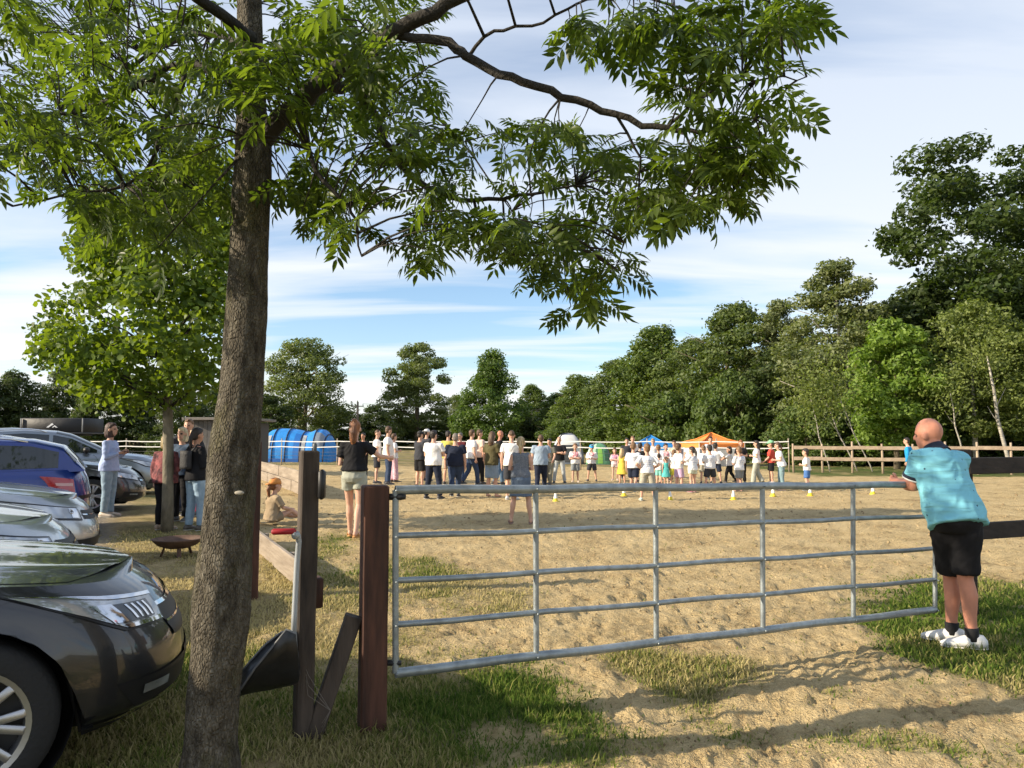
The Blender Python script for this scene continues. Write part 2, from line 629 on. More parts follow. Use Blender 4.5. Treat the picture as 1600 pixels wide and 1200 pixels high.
def build_grass():
    rng = np.random.default_rng(5)
    m = bpy.data.materials.new('grass_blades')
    m.use_nodes = True
    nd, lk = m.node_tree.nodes, m.node_tree.links
    nd.clear()
    at_ = N(nd, 'ShaderNodeAttribute'); at_.attribute_name = 'dry'
    geo = N(nd, 'ShaderNodeNewGeometry')
    ad = N(nd, 'ShaderNodeMath', operation='MULTIPLY_ADD')
    lk.new(geo.outputs['Random Per Island'], ad.inputs[0]); ad.inputs[1].default_value = .45; lk.new(at_.outputs['Fac'], ad.inputs[2])
    rp = ramp(nd, [(.12, (.07, .130, .022)), (.42, (.155, .205, .042)), (.72, (.34, .305, .115)), (1.05, (.50, .42, .21))])
    lk.new(ad.outputs[0], rp.inputs[0])
    d = N(nd, 'ShaderNodeBsdfDiffuse'); t = N(nd, 'ShaderNodeBsdfTranslucent')
    lk.new(rp.outputs[0], d.inputs[0]); lk.new(rp.outputs[0], t.inputs[0])
    ms = N(nd, 'ShaderNodeMixShader'); ms.inputs[0].default_value = .4
    lk.new(d.outputs[0], ms.inputs[1]); lk.new(t.outputs[0], ms.inputs[2])
    out = N(nd, 'ShaderNodeOutputMaterial'); lk.new(ms.outputs[0], out.inputs[0])
    n = 560000
    a = rng.uniform(-43, 43, n) * PI / 180
    r = 2.2 * (13.5 / 2.2) ** rng.uniform(0, 1, n)
    X, Y = r * np.sin(a), r * np.cos(a)
    g, dry, gv = zones(X, Y)
    keep = rng.uniform(0, 1, n) < np.clip(g, 0, 1) * .62 + .012 * (gv < .3)
    X, Y, g, dry, gv, r = [q[keep] for q in (X, Y, g, dry, gv, r)]
    n = len(X)
    Z = height(X, Y, g, gv)
    h = (.014 + .034 * rng.uniform(0, 1, n) ** 2) * (.55 + .75 * g) * (1.15 - .35 * dry)
    tall = rng.uniform(0, 1, n) < .012
    h = np.where(tall, h * 2.1, h)
    w = np.clip(.0016 * r * .62, .0028, .0085)
    th = rng.uniform(0, 2 * PI, n); lean = rng.uniform(.1, 1.1, n) * h
    ph = rng.uniform(0, 2 * PI, n)
    bx, by = np.cos(th) * w, np.sin(th) * w
    P = np.stack([X, Y, Z - .004], 1)
    side = np.stack([bx, by, 0 * bx], 1)
    mid = P + np.stack([np.cos(ph) * lean * .35, np.sin(ph) * lean * .35, h * .6], 1)
    tip = P + np.stack([np.cos(ph) * lean, np.sin(ph) * lean, h], 1)
    V = np.stack([P - side, P + side, mid + side * .7, mid - side * .7, tip], 1).reshape(-1, 3)
    k = np.arange(n)[:, None] * 5
    F = np.concatenate([k + np.array([[0, 1, 2]]), k + np.array([[0, 2, 3]]), k + np.array([[3, 2, 4]])])
    d5 = np.repeat(np.clip(dry + rng.normal(0, .16, n), 0, 1), 5)
    me = np_mesh('grass', V, F, m, False, {'dry': d5})
    o = link('grass', me)
    tag(o, 'patchy green and straw coloured grass growing around gate and posts', 'grass', kind='stuff')
    return n


def build_clods():
    rng = np.random.default_rng(15)
    n = 20000
    a = rng.uniform(-42, 42, n) * PI / 180
    r = 2.6 * (24 / 2.6) ** rng.uniform(0, 1, n)
    X, Y = r * np.sin(a), r * np.cos(a)
    g, dry, gv = zones(X, Y)
    cl = vnoise(X * 1.1, Y * 1.1, 71) + .6 * vnoise(X * 4, Y * 4, 72)
    keep = (g < .25) & (gv < .2) & (Y < 30) & (rng.uniform(size=n) < np.clip(.55 + cl * 1.2, .05, 1))
    X, Y, g, gv, r = [q[keep] for q in (X, Y, g, gv, r)]
    n = len(X)
    Z = height(X, Y, g, gv)
    s = (.003 + .014 * rng.uniform(size=n) ** 2.6) * (.45 + .095 * r)
    th = rng.uniform(0, 2 * PI, n)
    V = []
    for k in range(5):
        aa = th + k * 2 * PI / 5
        q = s * rng.uniform(.6, 1.3, n)
        V.append(np.stack([X + np.cos(aa) * q, Y + np.sin(aa) * q, Z - s * .3], 1))
    for k in range(3):
        aa = th + k * 2 * PI / 3 + .5
        q = s * rng.uniform(.3, .7, n)
        V.append(np.stack([X + np.cos(aa) * q, Y + np.sin(aa) * q, Z + s * rng.uniform(.35, .95, n)], 1))
    V = np.stack(V, 1).reshape(-1, 3)
    i = np.arange(n)[:, None] * 8
    F = np.concatenate([i + np.array([f]) for f in ((5, 6, 7), (0, 1, 5), (1, 6, 5), (1, 2, 6), (2, 3, 6), (3, 7, 6), (3, 4, 7), (4, 5, 7), (4, 0, 5))])
    m = leaf_mat('sand_clod', (.17, .12, .058), (.36, .265, .135), 0.0, .95, 1.0)
    tag(link('sand_clods', np_mesh('sand_clods', V, F, m)), 'loose clods of sand strewn over the riding arena', 'clods', kind='stuff')


build_clods()
NBLADES = build_grass()
print('grass blades', NBLADES)
# ================================================================== trees
BARK = mat('bark_grey', (.13, .105, .07), .95, var=.45, vscale=9, bump=1.0, bscale=26, stretch=(1, 1, .35))
BARK2 = mat('bark_twig', (.026, .022, .016), .9, var=.3, vscale=12, bump=.6, bscale=60)
BIRCHBARK = mat('bark_birch', (.46, .43, .37), .8, vscale=3, col2=(.20, .18, .15), stretch=(1, 1, 4), bump=.3)


def leaf_sheet(C, Nn, size, rng, asp=.55, name='crown', m=None):
    """rhombic leaves: C centres, Nn normals, size array"""
    n = len(C)
    Nn = Nn / (np.linalg.norm(Nn, axis=1, keepdims=True) + 1e-9)
    t = rng.normal(size=(n, 3)); t -= Nn * np.sum(t * Nn, 1, keepdims=True)
    t /= np.linalg.norm(t, axis=1, keepdims=True) + 1e-9
    b = np.cross(Nn, t)
    s = size[:, None]
    V = np.stack([C - t * s * .5, C + b * s * asp * .5 + Nn * s * .05, C + t * s * .5, C - b * s * asp * .5 + Nn * s * .05], 1).reshape(-1, 3)
    F = np.arange(n * 4).reshape(-1, 4)
    return V, F


def crown_points(rng, H, W, z0, n, clump, prof, nclump, squash=.8):
    """leaves gathered on clumps that fill an uneven envelope"""
    cs, rs = [], []
    while len(cs) < nclump:
        f = ((len(cs) + rng.uniform(0, 1)) / nclump) ** .9
        R_ = prof(f) * W / 2
        a = rng.uniform(0, 2 * PI) if len(cs) % 3 else len(cs) * 2.4; q = rng.uniform(0, 1) ** .5
        r = R_ * q * rng.uniform(.80, 1.06)
        cs.append((r * math.cos(a), r * math.sin(a), z0 + (H - z0) * f))
        rs.append(clump * rng.uniform(.60, 1.15) * (.62 + .42 * prof(f)))
    cs, rs = np.array(cs), np.array(rs)
    k = rng.choice(nclump, n, p=(rs ** 2) / np.sum(rs ** 2))
    d = rng.normal(size=(n, 3)); d /= np.linalg.norm(d, axis=1, keepdims=True)
    d[:, 2] = np.where(d[:, 2] < -.3, d[:, 2] * .6, d[:, 2])
    rr = rs[k] * (rng.uniform(.35, 1.0, n) ** .5) * (1 + .25 * rng.normal(size=n) * (rng.uniform(size=n) < .18))
    off = d * rr[:, None]; off[:, 2] *= squash
    C = cs[k] + off
    Nn = d + rng.normal(size=(n, 3)) * .75 + np.array([0, 0, .25])
    return C, Nn, cs


PROF = {
    'round': lambda f: max(.12, math.sin(PI * min(1, .12 + .85 * f)) ** .6),
    'oval': lambda f: max(.26, math.sin(PI * min(1, .20 + .74 * f)) ** .75),
    'cone': lambda f: max(.2, (1 - f ** 1.5) ** .8 * min(1, .7 + 2 * f)),
    'full': lambda f: max(.22, (1 - f ** 2.2) ** .62),
    'spread': lambda f: max(.15, math.sin(PI * min(1, .08 + .80 * f)) ** .45 * (.75 + .35 * f)),
}


def trunk_mesh(rng, H, z0, r0, name, m, W, lean=0.0, limbs=6, multi=1):
    mb = MB()
    for q in range(multi):
        a = rng.uniform(0, 2 * PI); sp = 0 if multi == 1 else .28 * rng.uniform(.5, 1)
        pts = []
        for k in range(7):
            f = k / 6
            pts.append((sp * math.cos(a) * (.4 + 3.2 * f) + lean * f * H + rng.normal() * .03 * H * .12, sp * math.sin(a) * (.4 + 3.2 * f) + rng.normal() * .03 * H * .12, f * H * .82 - .15 * (k == 0)))
        mb.tube(pts, [r0 * (1.25 if k == 0 else 1) * (1 - .82 * k / 6) / (multi ** .4) for k in range(7)], 8)
        for i in range(limbs):
            k = rng.integers(2, 6)
            p = Vector(pts[k]); aa = rng.uniform(0, 2 * PI); L = W * .34 * rng.uniform(.6, 1.1)
            q1 = p + Vector((math.cos(aa) * L * .5, math.sin(aa) * L * .5, L * .35)); q2 = p + Vector((math.cos(aa) * L, math.sin(aa) * L, L * .62))
            rr = r0 * .36 * (1 - k / 8)
            mb.tube([p, q1, q2], [rr, rr * .6, rr * .2], 6)
    return mb.mesh(name, m)


TREEMESH = {}


def tree_kind(kind):
    if kind in TREEMESH:
        return TREEMESH[kind]
    rng = np.random.default_rng(abs(hash(kind)) % 1000 if False else sum(ord(c) for c in kind))
    K = {   # H, W, z0, leaves, leaf size, clump, profile, clumps, material, trunk r, bark, multi
        'willow': (10, 10.5, 1.2, 26000, .22, 1.15, 'oval', 60, ('leaf_willow', (0.062, 0.088, 0.025), (0.138, 0.170, 0.057)), .38, BARK, 2),
        'willow_tall': (11, 8.5, 1.6, 24000, .22, 1.0, 'oval', 56, ('leaf_willow', (0.062, 0.088, 0.025), (0.138, 0.170, 0.057)), .36, BARK, 2),
        'broad': (10, 9, .8, 26000, .24, 1.2, 'cone', 62, ('leaf_broad', (0.039, 0.078, 0.014), (0.097, 0.151, 0.030)), .30, BARK, 1),
        'dense': (9, 7.0, .2, 30000, .20, .95, 'full', 80, ('leaf_dense', (0.044, 0.078, 0.016), (0.117, 0.158, 0.034)), .25, BARK, 2),
        'dense_b': (10, 7.6, .3, 30000, .21, 1.05, 'full', 74, ('leaf_dense_b', (0.047, 0.076, 0.021), (0.110, 0.145, 0.041)), .25, BARK, 2),
        'grey_poplar': (12, 7.2, .6, 32000, .19, .95, 'full', 80, ('leaf_grey', (0.069, 0.098, 0.034), (0.172, 0.195, 0.086)), .26, BIRCHBARK, 3),
        'oak': (16.5, 15, 4.6, 42000, .27, 1.25, 'spread', 92, ('leaf_oak', (0.022, 0.043, 0.009), (0.058, 0.088, 0.018)), .55, BARK, 1),
        'bright': (6.4, 4.4, .9, 15000, .19, .62, 'oval', 60, ('leaf_bright', (.075, .135, .016), (.17, .25, .04)), .12, BARK, 1),
        'birch': (7.6, 4.6, 1.6, 12000, .16, .7, 'oval', 50, ('leaf_birch', (0.076, 0.107, 0.028), (0.166, 0.202, 0.052)), .12, BIRCHBARK, 1),
        'bush': (3.6, 5.0, 0.0, 12000, .18, .8, 'full', 36, ('leaf_bush', (0.041, 0.073, 0.016), (0.103, 0.145, 0.034)), .10, BARK, 3),
        'dark': (9, 8, .0, 22000, .25, 1.2, 'full', 56, ('leaf_dark', (0.025, 0.045, 0.013), (0.062, 0.086, 0.023)), .25, BARK, 2),
    }[kind]
    H, W, z0, n, ls, cl, pf, nc, lm, tr, bk, mu = K
    nc = int(nc * 1.75); n = int(n * 1.1)
    C, Nn, cs = crown_points(rng, H, W * .92, z0, n, cl * .95, PROF[pf], nc)
    C[:, 2] = np.maximum(C[:, 2], .05)
    size = ls * rng.uniform(.55, 1.45, n)
    V, F = leaf_sheet(C, Nn, size, rng)
    crown = np_mesh('crown', V, F, leaf_mat(lm[0], tuple(q * .95 for q in lm[1]), tuple(q * 1.0 for q in lm[2]), .30, scale=.6))
    trunk = trunk_mesh(rng, H, z0, tr, 'trunk', bk, W, .0, 7, mu)
    TREEMESH[kind] = (crown, trunk, H, W)
    return TREEMESH[kind]


def tree(name, kind, u, Y, top_v, width_px, label, rz=0.0, group=None, base_z=0.0):
    crown, trunk, H, W = tree_kind(kind)
    p = at(u, 700, Y)
    top = at(u, top_v, Y).z
    s = (top - base_z) / H * 1.06
    sw = width_px * Y / FPX / W * (1.22 if kind != 'dark' else 1.1)
    t = thing(name, label, 'tree', (p.x, Y, base_z), rz, group)
    t.scale = (sw, sw, s)
    tag(link('crown', crown, t), kind='stuff')
    link('trunk', trunk, t)
    return t


GL = 'trees across the far side of the field'
GR = 'trees in the row along the right of the arena'
tree('willow_tree', 'willow', 472, 88, 545, 150, 'broad grey green willow behind the large blue tunnel tent', .3, GL)
tree('willow_tree', 'willow_tall', 650, 92, 550, 106, 'tall willow standing alone against the sky, with open gaps', 1.9, GL)
tree('broadleaf_tree', 'broad', 768, 84, 562, 118, 'dark green pointed tree behind the middle of the crowd', .6, GL)
tree('broadleaf_tree', 'dense', 832, 110, 610, 66, 'small dark tree peeking out right of the pointed tree', 2.6, GL)
tree('willow_tree', 'willow', 712, 100, 625, 60, 'low grey green tree between the lone willow and pointed tree', 2.2, GL)
tree('hedge_tree', 'dark', 585, 105, 640, 90, 'low dark bush by the utility pole', 1.2, GL)
tree('hedge_tree', 'dark', 520, 98, 640, 110, 'low dark bush at the right foot of the broad willow', 2.2, GL)
tree('hedge_tree', 'dark', 415, 80, 625, 110, 'dark bush half hidden by the ash trunk', 3.2, GL)
tree('hedge_tree', 'dark', 650, 96, 652, 110, 'low dark bush at the foot of the lone willow', 3.9, GL)
tree('hedge_tree', 'dark', 730, 92, 650, 110, 'low dark bush at the foot of the pointed tree', 4.7, GL)
tree('hedge_tree', 'dark', 820, 90, 648, 90, 'low dark bush left of the right-hand tree row', 5.5, GL)
for i, (u, v, w, Y, l) in enumerate((
        (20, 592, 110, 66, 'dark round tree at the far left edge'),
        (95, 588, 90, 70, 'dark tree left of the lime tree above the roof box'),
        (150, 600, 100, 62, 'dark tree directly behind the woman with the phone'),
        (215, 610, 100, 64, 'dark tree behind the left half of the lime tree'),
        (285, 618, 100, 60, 'dark tree behind the grey shed'),
        (345, 612, 110, 68, 'dark tree hidden behind the ash trunk'),
        (-55, 590, 130, 64, 'dark tree cut by the left edge of the picture'))):
    tree('dark_tree', 'dark', u, Y, v, w, l, i * 1.1, 'dark trees behind the parked cars')
# the row that rises to the right
for i, (k, u, v, w, Y, l) in enumerate((
        ('dense', 872, 622, 60, 86, 'lowest tree at the left end of the right-hand row'),
        ('dense', 908, 597, 84, 76, 'leafy tree above the grey dome tent'),
        ('dense_b', 965, 575, 90, 68, 'leafy tree above the green tent'),
        ('dense', 1025, 528, 120, 62, 'rounded tall tree above the blue tent'),
        ('dense_b', 1085, 545, 100, 56, 'grey green tree left of the tall crowned tree'),
        ('dense_b', 1150, 495, 130, 52, 'tall full tree above the orange pavilion'),
        ('grey_poplar', 1222, 487, 100, 50, 'feathery tree right of the orange pavilion'),
        ('bush', 1055, 625, 110, 51, 'bushy young tree behind the blue tent'),
        ('bush', 1140, 596, 110, 47, 'pale bush just behind the orange pavilion'),
        ('dark', 1230, 560, 150, 48, 'dark tree deep in the wood behind the children'),
        ('grey_poplar', 1318, 430, 150, 43, 'tallest feathery silver green tree beside the oak'),
        ('dark', 1330, 560, 170, 47, 'dark undergrowth tree below the feathery tree'),
        ('dark', 1440, 470, 200, 45, 'dark tree between the feathery tree and the oak'),
        ('dark', 1560, 450, 220, 46, 'dark tree below the oak crown at right'),
        ('dark', 1690, 480, 240, 44, 'dark tree past the right edge of the picture'),
        ('oak', 1635, 266, 400, 42, 'big dark oak towering at the right edge'),
        ('bright', 1402, 520, 125, 36, 'bright yellow green young tree behind the bald man'),
        ('birch', 1525, 490, 130, 36, 'drooping birch right of the bright young tree'),
        ('birch', 1610, 530, 120, 35, 'birch with drooping leaves at the right edge'),
        ('bush', 1265, 640, 120, 41, 'shrub behind the start of the wooden fence'),
        ('bush', 1340, 650, 110, 40, 'shrub behind the middle of the wooden fence'),
        ('bush', 1470, 640, 130, 40, 'shrub behind the bald man and the wooden fence'),
        ('bush', 960, 650, 110, 66, 'low shrub behind the green tent'),
        ('bush', 890, 660, 90, 72, 'low shrub behind the grey dome tent'),
        ('bush', 1570, 640, 130, 39, 'shrub behind the white birch stem'))):
    tree({'bush': 'shrub', 'oak': 'oak_tree', 'birch': 'birch_tree'}.get(k, 'woodland_tree'), k, u, Y, v, w * (1.34 if k in ('dense', 'dense_b', 'grey_poplar', 'dark') else 1.1), l, i * 1.37, GR)

# bare pale birch stems at the wood's edge
for i, (u0, v0, u1, v1, r, l) in enumerate((
        (1572, 705, 1553, 610, .085, 'white birch stem with black marks, thickest of the stems'),
        (1500, 690, 1490, 640, .035, 'thin pale birch stem right of the bald head'),
        (1325, 705, 1300, 650, .03, 'thin leaning birch stem behind the fence middle'),
        (1352, 712, 1320, 640, .028, 'thin slanting birch stem left of the bright tree'),
        (1290, 712, 1275, 655, .028, 'thin birch stem near the start of the fence'))):
    Y = 33.6
    a, b = at(u0, v0, Y), at(u1, v1, Y)
    a2 = a + (a - b) * ((a.z + .1) / (b.z - a.z))
    c = b + (b - a) * .6
    t = thing('slim_birch', l, 'tree', a2, 0, 'pale birch stems behind the fence')
    mb = MB()
    P = [a2, a2.lerp(a, .5) + Vector((.03, 0, 0)), a, a.lerp(b, .5) + Vector((-.06, .05, 0)), b, c]
    mb.tube([p - a2 for p in P], [r * 1.2, r * 1.05, r, r * .9, r * .75, r * .3], 8)
    mb.build('trunk', BIRCHBARK, t)
    cr = MB()
    rng = np.random.default_rng(300 + i)
    n = 900
    d = rng.normal(size=(n, 3)) * np.array([.6, .5, .7]) + np.array(c - a2)
    V, F = leaf_sheet(d, rng.normal(size=(n, 3)), .15 * rng.uniform(.5, 1.4, n), rng)
    tag(link('crown', np_mesh('crown', V, F, MATS['leaf_birch']), t), kind='stuff')
    for s in (-1, 1):
        tw = MB(); q = a.lerp(b, .6 + .3 * s * .5) - a2
        tw.tube([q, q + Vector((.25 * s, .1, .35)), q + Vector((.5 * s, .1, .8))], [r * .35, r * .22, r * .08], 5).build('branch', BIRCHBARK, t)


# ------------------------------------------------------------------ small lime tree by the cars
def lime_tree():
    rng = np.random.default_rng(77)
    base = gnd(261, 828)
    Y = base.y
    t = thing('lime_tree', 'small leafy lime tree with slim trunk between the parked cars and ash', 'tree', base)
    mb = MB()
    pts = [at(261, 832, Y), at(262, 780, Y), at(263, 700, Y), at(262, 640, Y), at(258, 560, Y), at(252, 470, Y), at(246, 380, Y), at(240, 290, Y)]
    mb.tube([p - base for p in pts], [.10, .088, .082, .076, .065, .05, .035, .015], 12).build('trunk', mat('bark_lime', (.16, .14, .10), .9, var=.35, vscale=10, bump=.8, bscale=30, stretch=(1, 1, .4)), t)
    outline = [(120, 300), (330, 255), (372, 330), (372, 560), (330, 610), (300, 650), (270, 665), (235, 640), (180, 640), (140, 620), (95, 575), (62, 560), (75, 500), (80, 470), (125, 470), (130, 420), (125, 380)]

    def inside(u, v):
        c = False; n = len(outline); j = n - 1
        for i in range(n):
            (xi, yi), (xj, yj) = outline[i], outline[j]
            if (yi > v) != (yj > v) and u < (xj - xi) * (v - yi) / (yj - yi) + xi:
                c = not c
            j = i
        return c
    cl = []
    while len(cl) < 230:
        u, v = rng.uniform(55, 380), rng.uniform(240, 665)
        if inside(u, v):
            hw = 1.9 * max(.25, 1 - abs(v - 480) / 260)
            cl.append(at(u, v, Y + rng.uniform(-1, 1) * hw * (1 - .5 * abs(u - 215) / 160)))
    # limbs to a third of the clumps
    br = MB()
    for q in cl[::5]:
        f = min(range(3, 8), key=lambda k: abs(pts[k].z - (q.z - .5)))
        p = pts[f]
        mid = p.lerp(q, .5) + Vector((0, 0, .1))
        br.tube([p - base, mid - base, q - base], [.028, .016, .005], 5)
    tag(br.build('branches', BARK2, t), kind='stuff')
    n = 17000
    C = np.array([list(q - base) for q in cl])
    k = rng.integers(0, len(cl), n)
    d = rng.normal(size=(n, 3)); d /= np.linalg.norm(d, axis=1, keepdims=True)
    P = C[k] + d * (rng.uniform(.1, 1, n)[:, None] ** .6) * .34
    nn = d * .5 + rng.normal(size=(n, 3)) * .8 + np.array([0, -.2, .5])
    nn /= np.linalg.norm(nn, axis=1, keepdims=True)
    tt = rng.normal(size=(n, 3)) + np.array([0, 0, -.8]); tt -= nn * np.sum(tt * nn, 1, keepdims=True); tt /= np.linalg.norm(tt, axis=1, keepdims=True)
    bb = np.cross(nn, tt)
    s = (.090 * rng.uniform(.55, 1.3, n))[:, None]
    # heart shaped leaf: 6 rim points, folded along the midrib
    prof = [(-.45, 0, 0), (-.32, .42, .08), (.08, .46, .10), (.62, 0, 0), (.08, -.46, .10), (-.32, -.42, .08)]
    V = np.stack([P + tt * s * a + bb * s * b + nn * s * c for a, b, c in prof], 1).reshape(-1, 3)
    i6 = np.arange(n)[:, None] * 6
    F = np.concatenate([i6 + np.array([[0, 1, 2, 3]]), i6 + np.array([[0, 3, 4, 5]])])
    o = link('crown', np_mesh('crown', V, F, leaf_mat('leaf_lime', (.050, .094, .012), (.125, .185, .028), .42, scale=1.2, tcol=(2.3, 2.1, .5))), t)
    tag(o, kind='stuff')


lime_tree()


# ------------------------------------------------------------------ the ash in front
ASH_LEAF = leaf_mat('leaf_ash', (.028, .050, .010), (.085, .122, .022), .50, scale=2.0, tcol=(2.3, 2.35, .7), rough=.42)


def ash_leaf_arrays(rng, L=.26, pairs=5):
    """a pinnate leaf: rachis along +x, leaflets in pairs and one at the end; every leaflet a folded blade with its own edge"""
    V, F = [], []

    def leaflet(o, d, ln, wd, droop):
        d = Vector(d).normalized(); up = Vector((0, 0, 1)); s = up.cross(d).normalized()
        b = len(V)
        for f, w in ((0.02, 0), (.3, .85), (.62, .8), (1.0, 0)):
            c = Vector(o) + d * ln * f + up * (-droop * f * f * ln)
            if w == 0:
                V.append(c)
            else:
                V.extend([c + s * wd * .5 * w + up * wd * .16, c, c - s * wd * .5 * w + up * wd * .16])
        # 0 base, 1-3 row, 4-6 row, 7 tip
        F.extend([(b, b + 1, b + 2), (b, b + 2, b + 3), (b + 1, b + 4, b + 5), (b + 1, b + 5, b + 2), (b + 2, b + 5, b + 6), (b + 2, b + 6, b + 3), (b + 4, b + 7, b + 5), (b + 5, b + 7, b + 6)])
    for k in range(pairs):
        f = .26 + .66 * k / (pairs - 1) * .92
        x = L * f; z = -.10 * L * f * f
        ln = L * .33 * (.78 + .5 * math.sin(PI * (k + 1) / (pairs + 1))) * rng.uniform(.88, 1.1)
        for s in (-1, 1):
            a = R(rng.uniform(42, 62))
            leaflet((x, 0, z), (math.cos(a), s * math.sin(a), rng.uniform(-.35, .12)), ln, ln * .34, rng.uniform(.05, .35))
    leaflet((L * .93, 0, -.09 * L), (1, rng.uniform(-.15, .15), -.2), L * .34, L * .12, .25)
    # thin rachis
    b = len(V); w = .0016
    V.extend([Vector((0, -w, 0)), Vector((0, w, 0)), Vector((L * .93, w * .5, -.09 * L)), Vector((L * .93, -w * .5, -.09 * L))])
    F.extend([(b, b + 1, b + 2), (b, b + 2, b + 3)])
    return np.array([list(v) for v in V]), np.array(F)


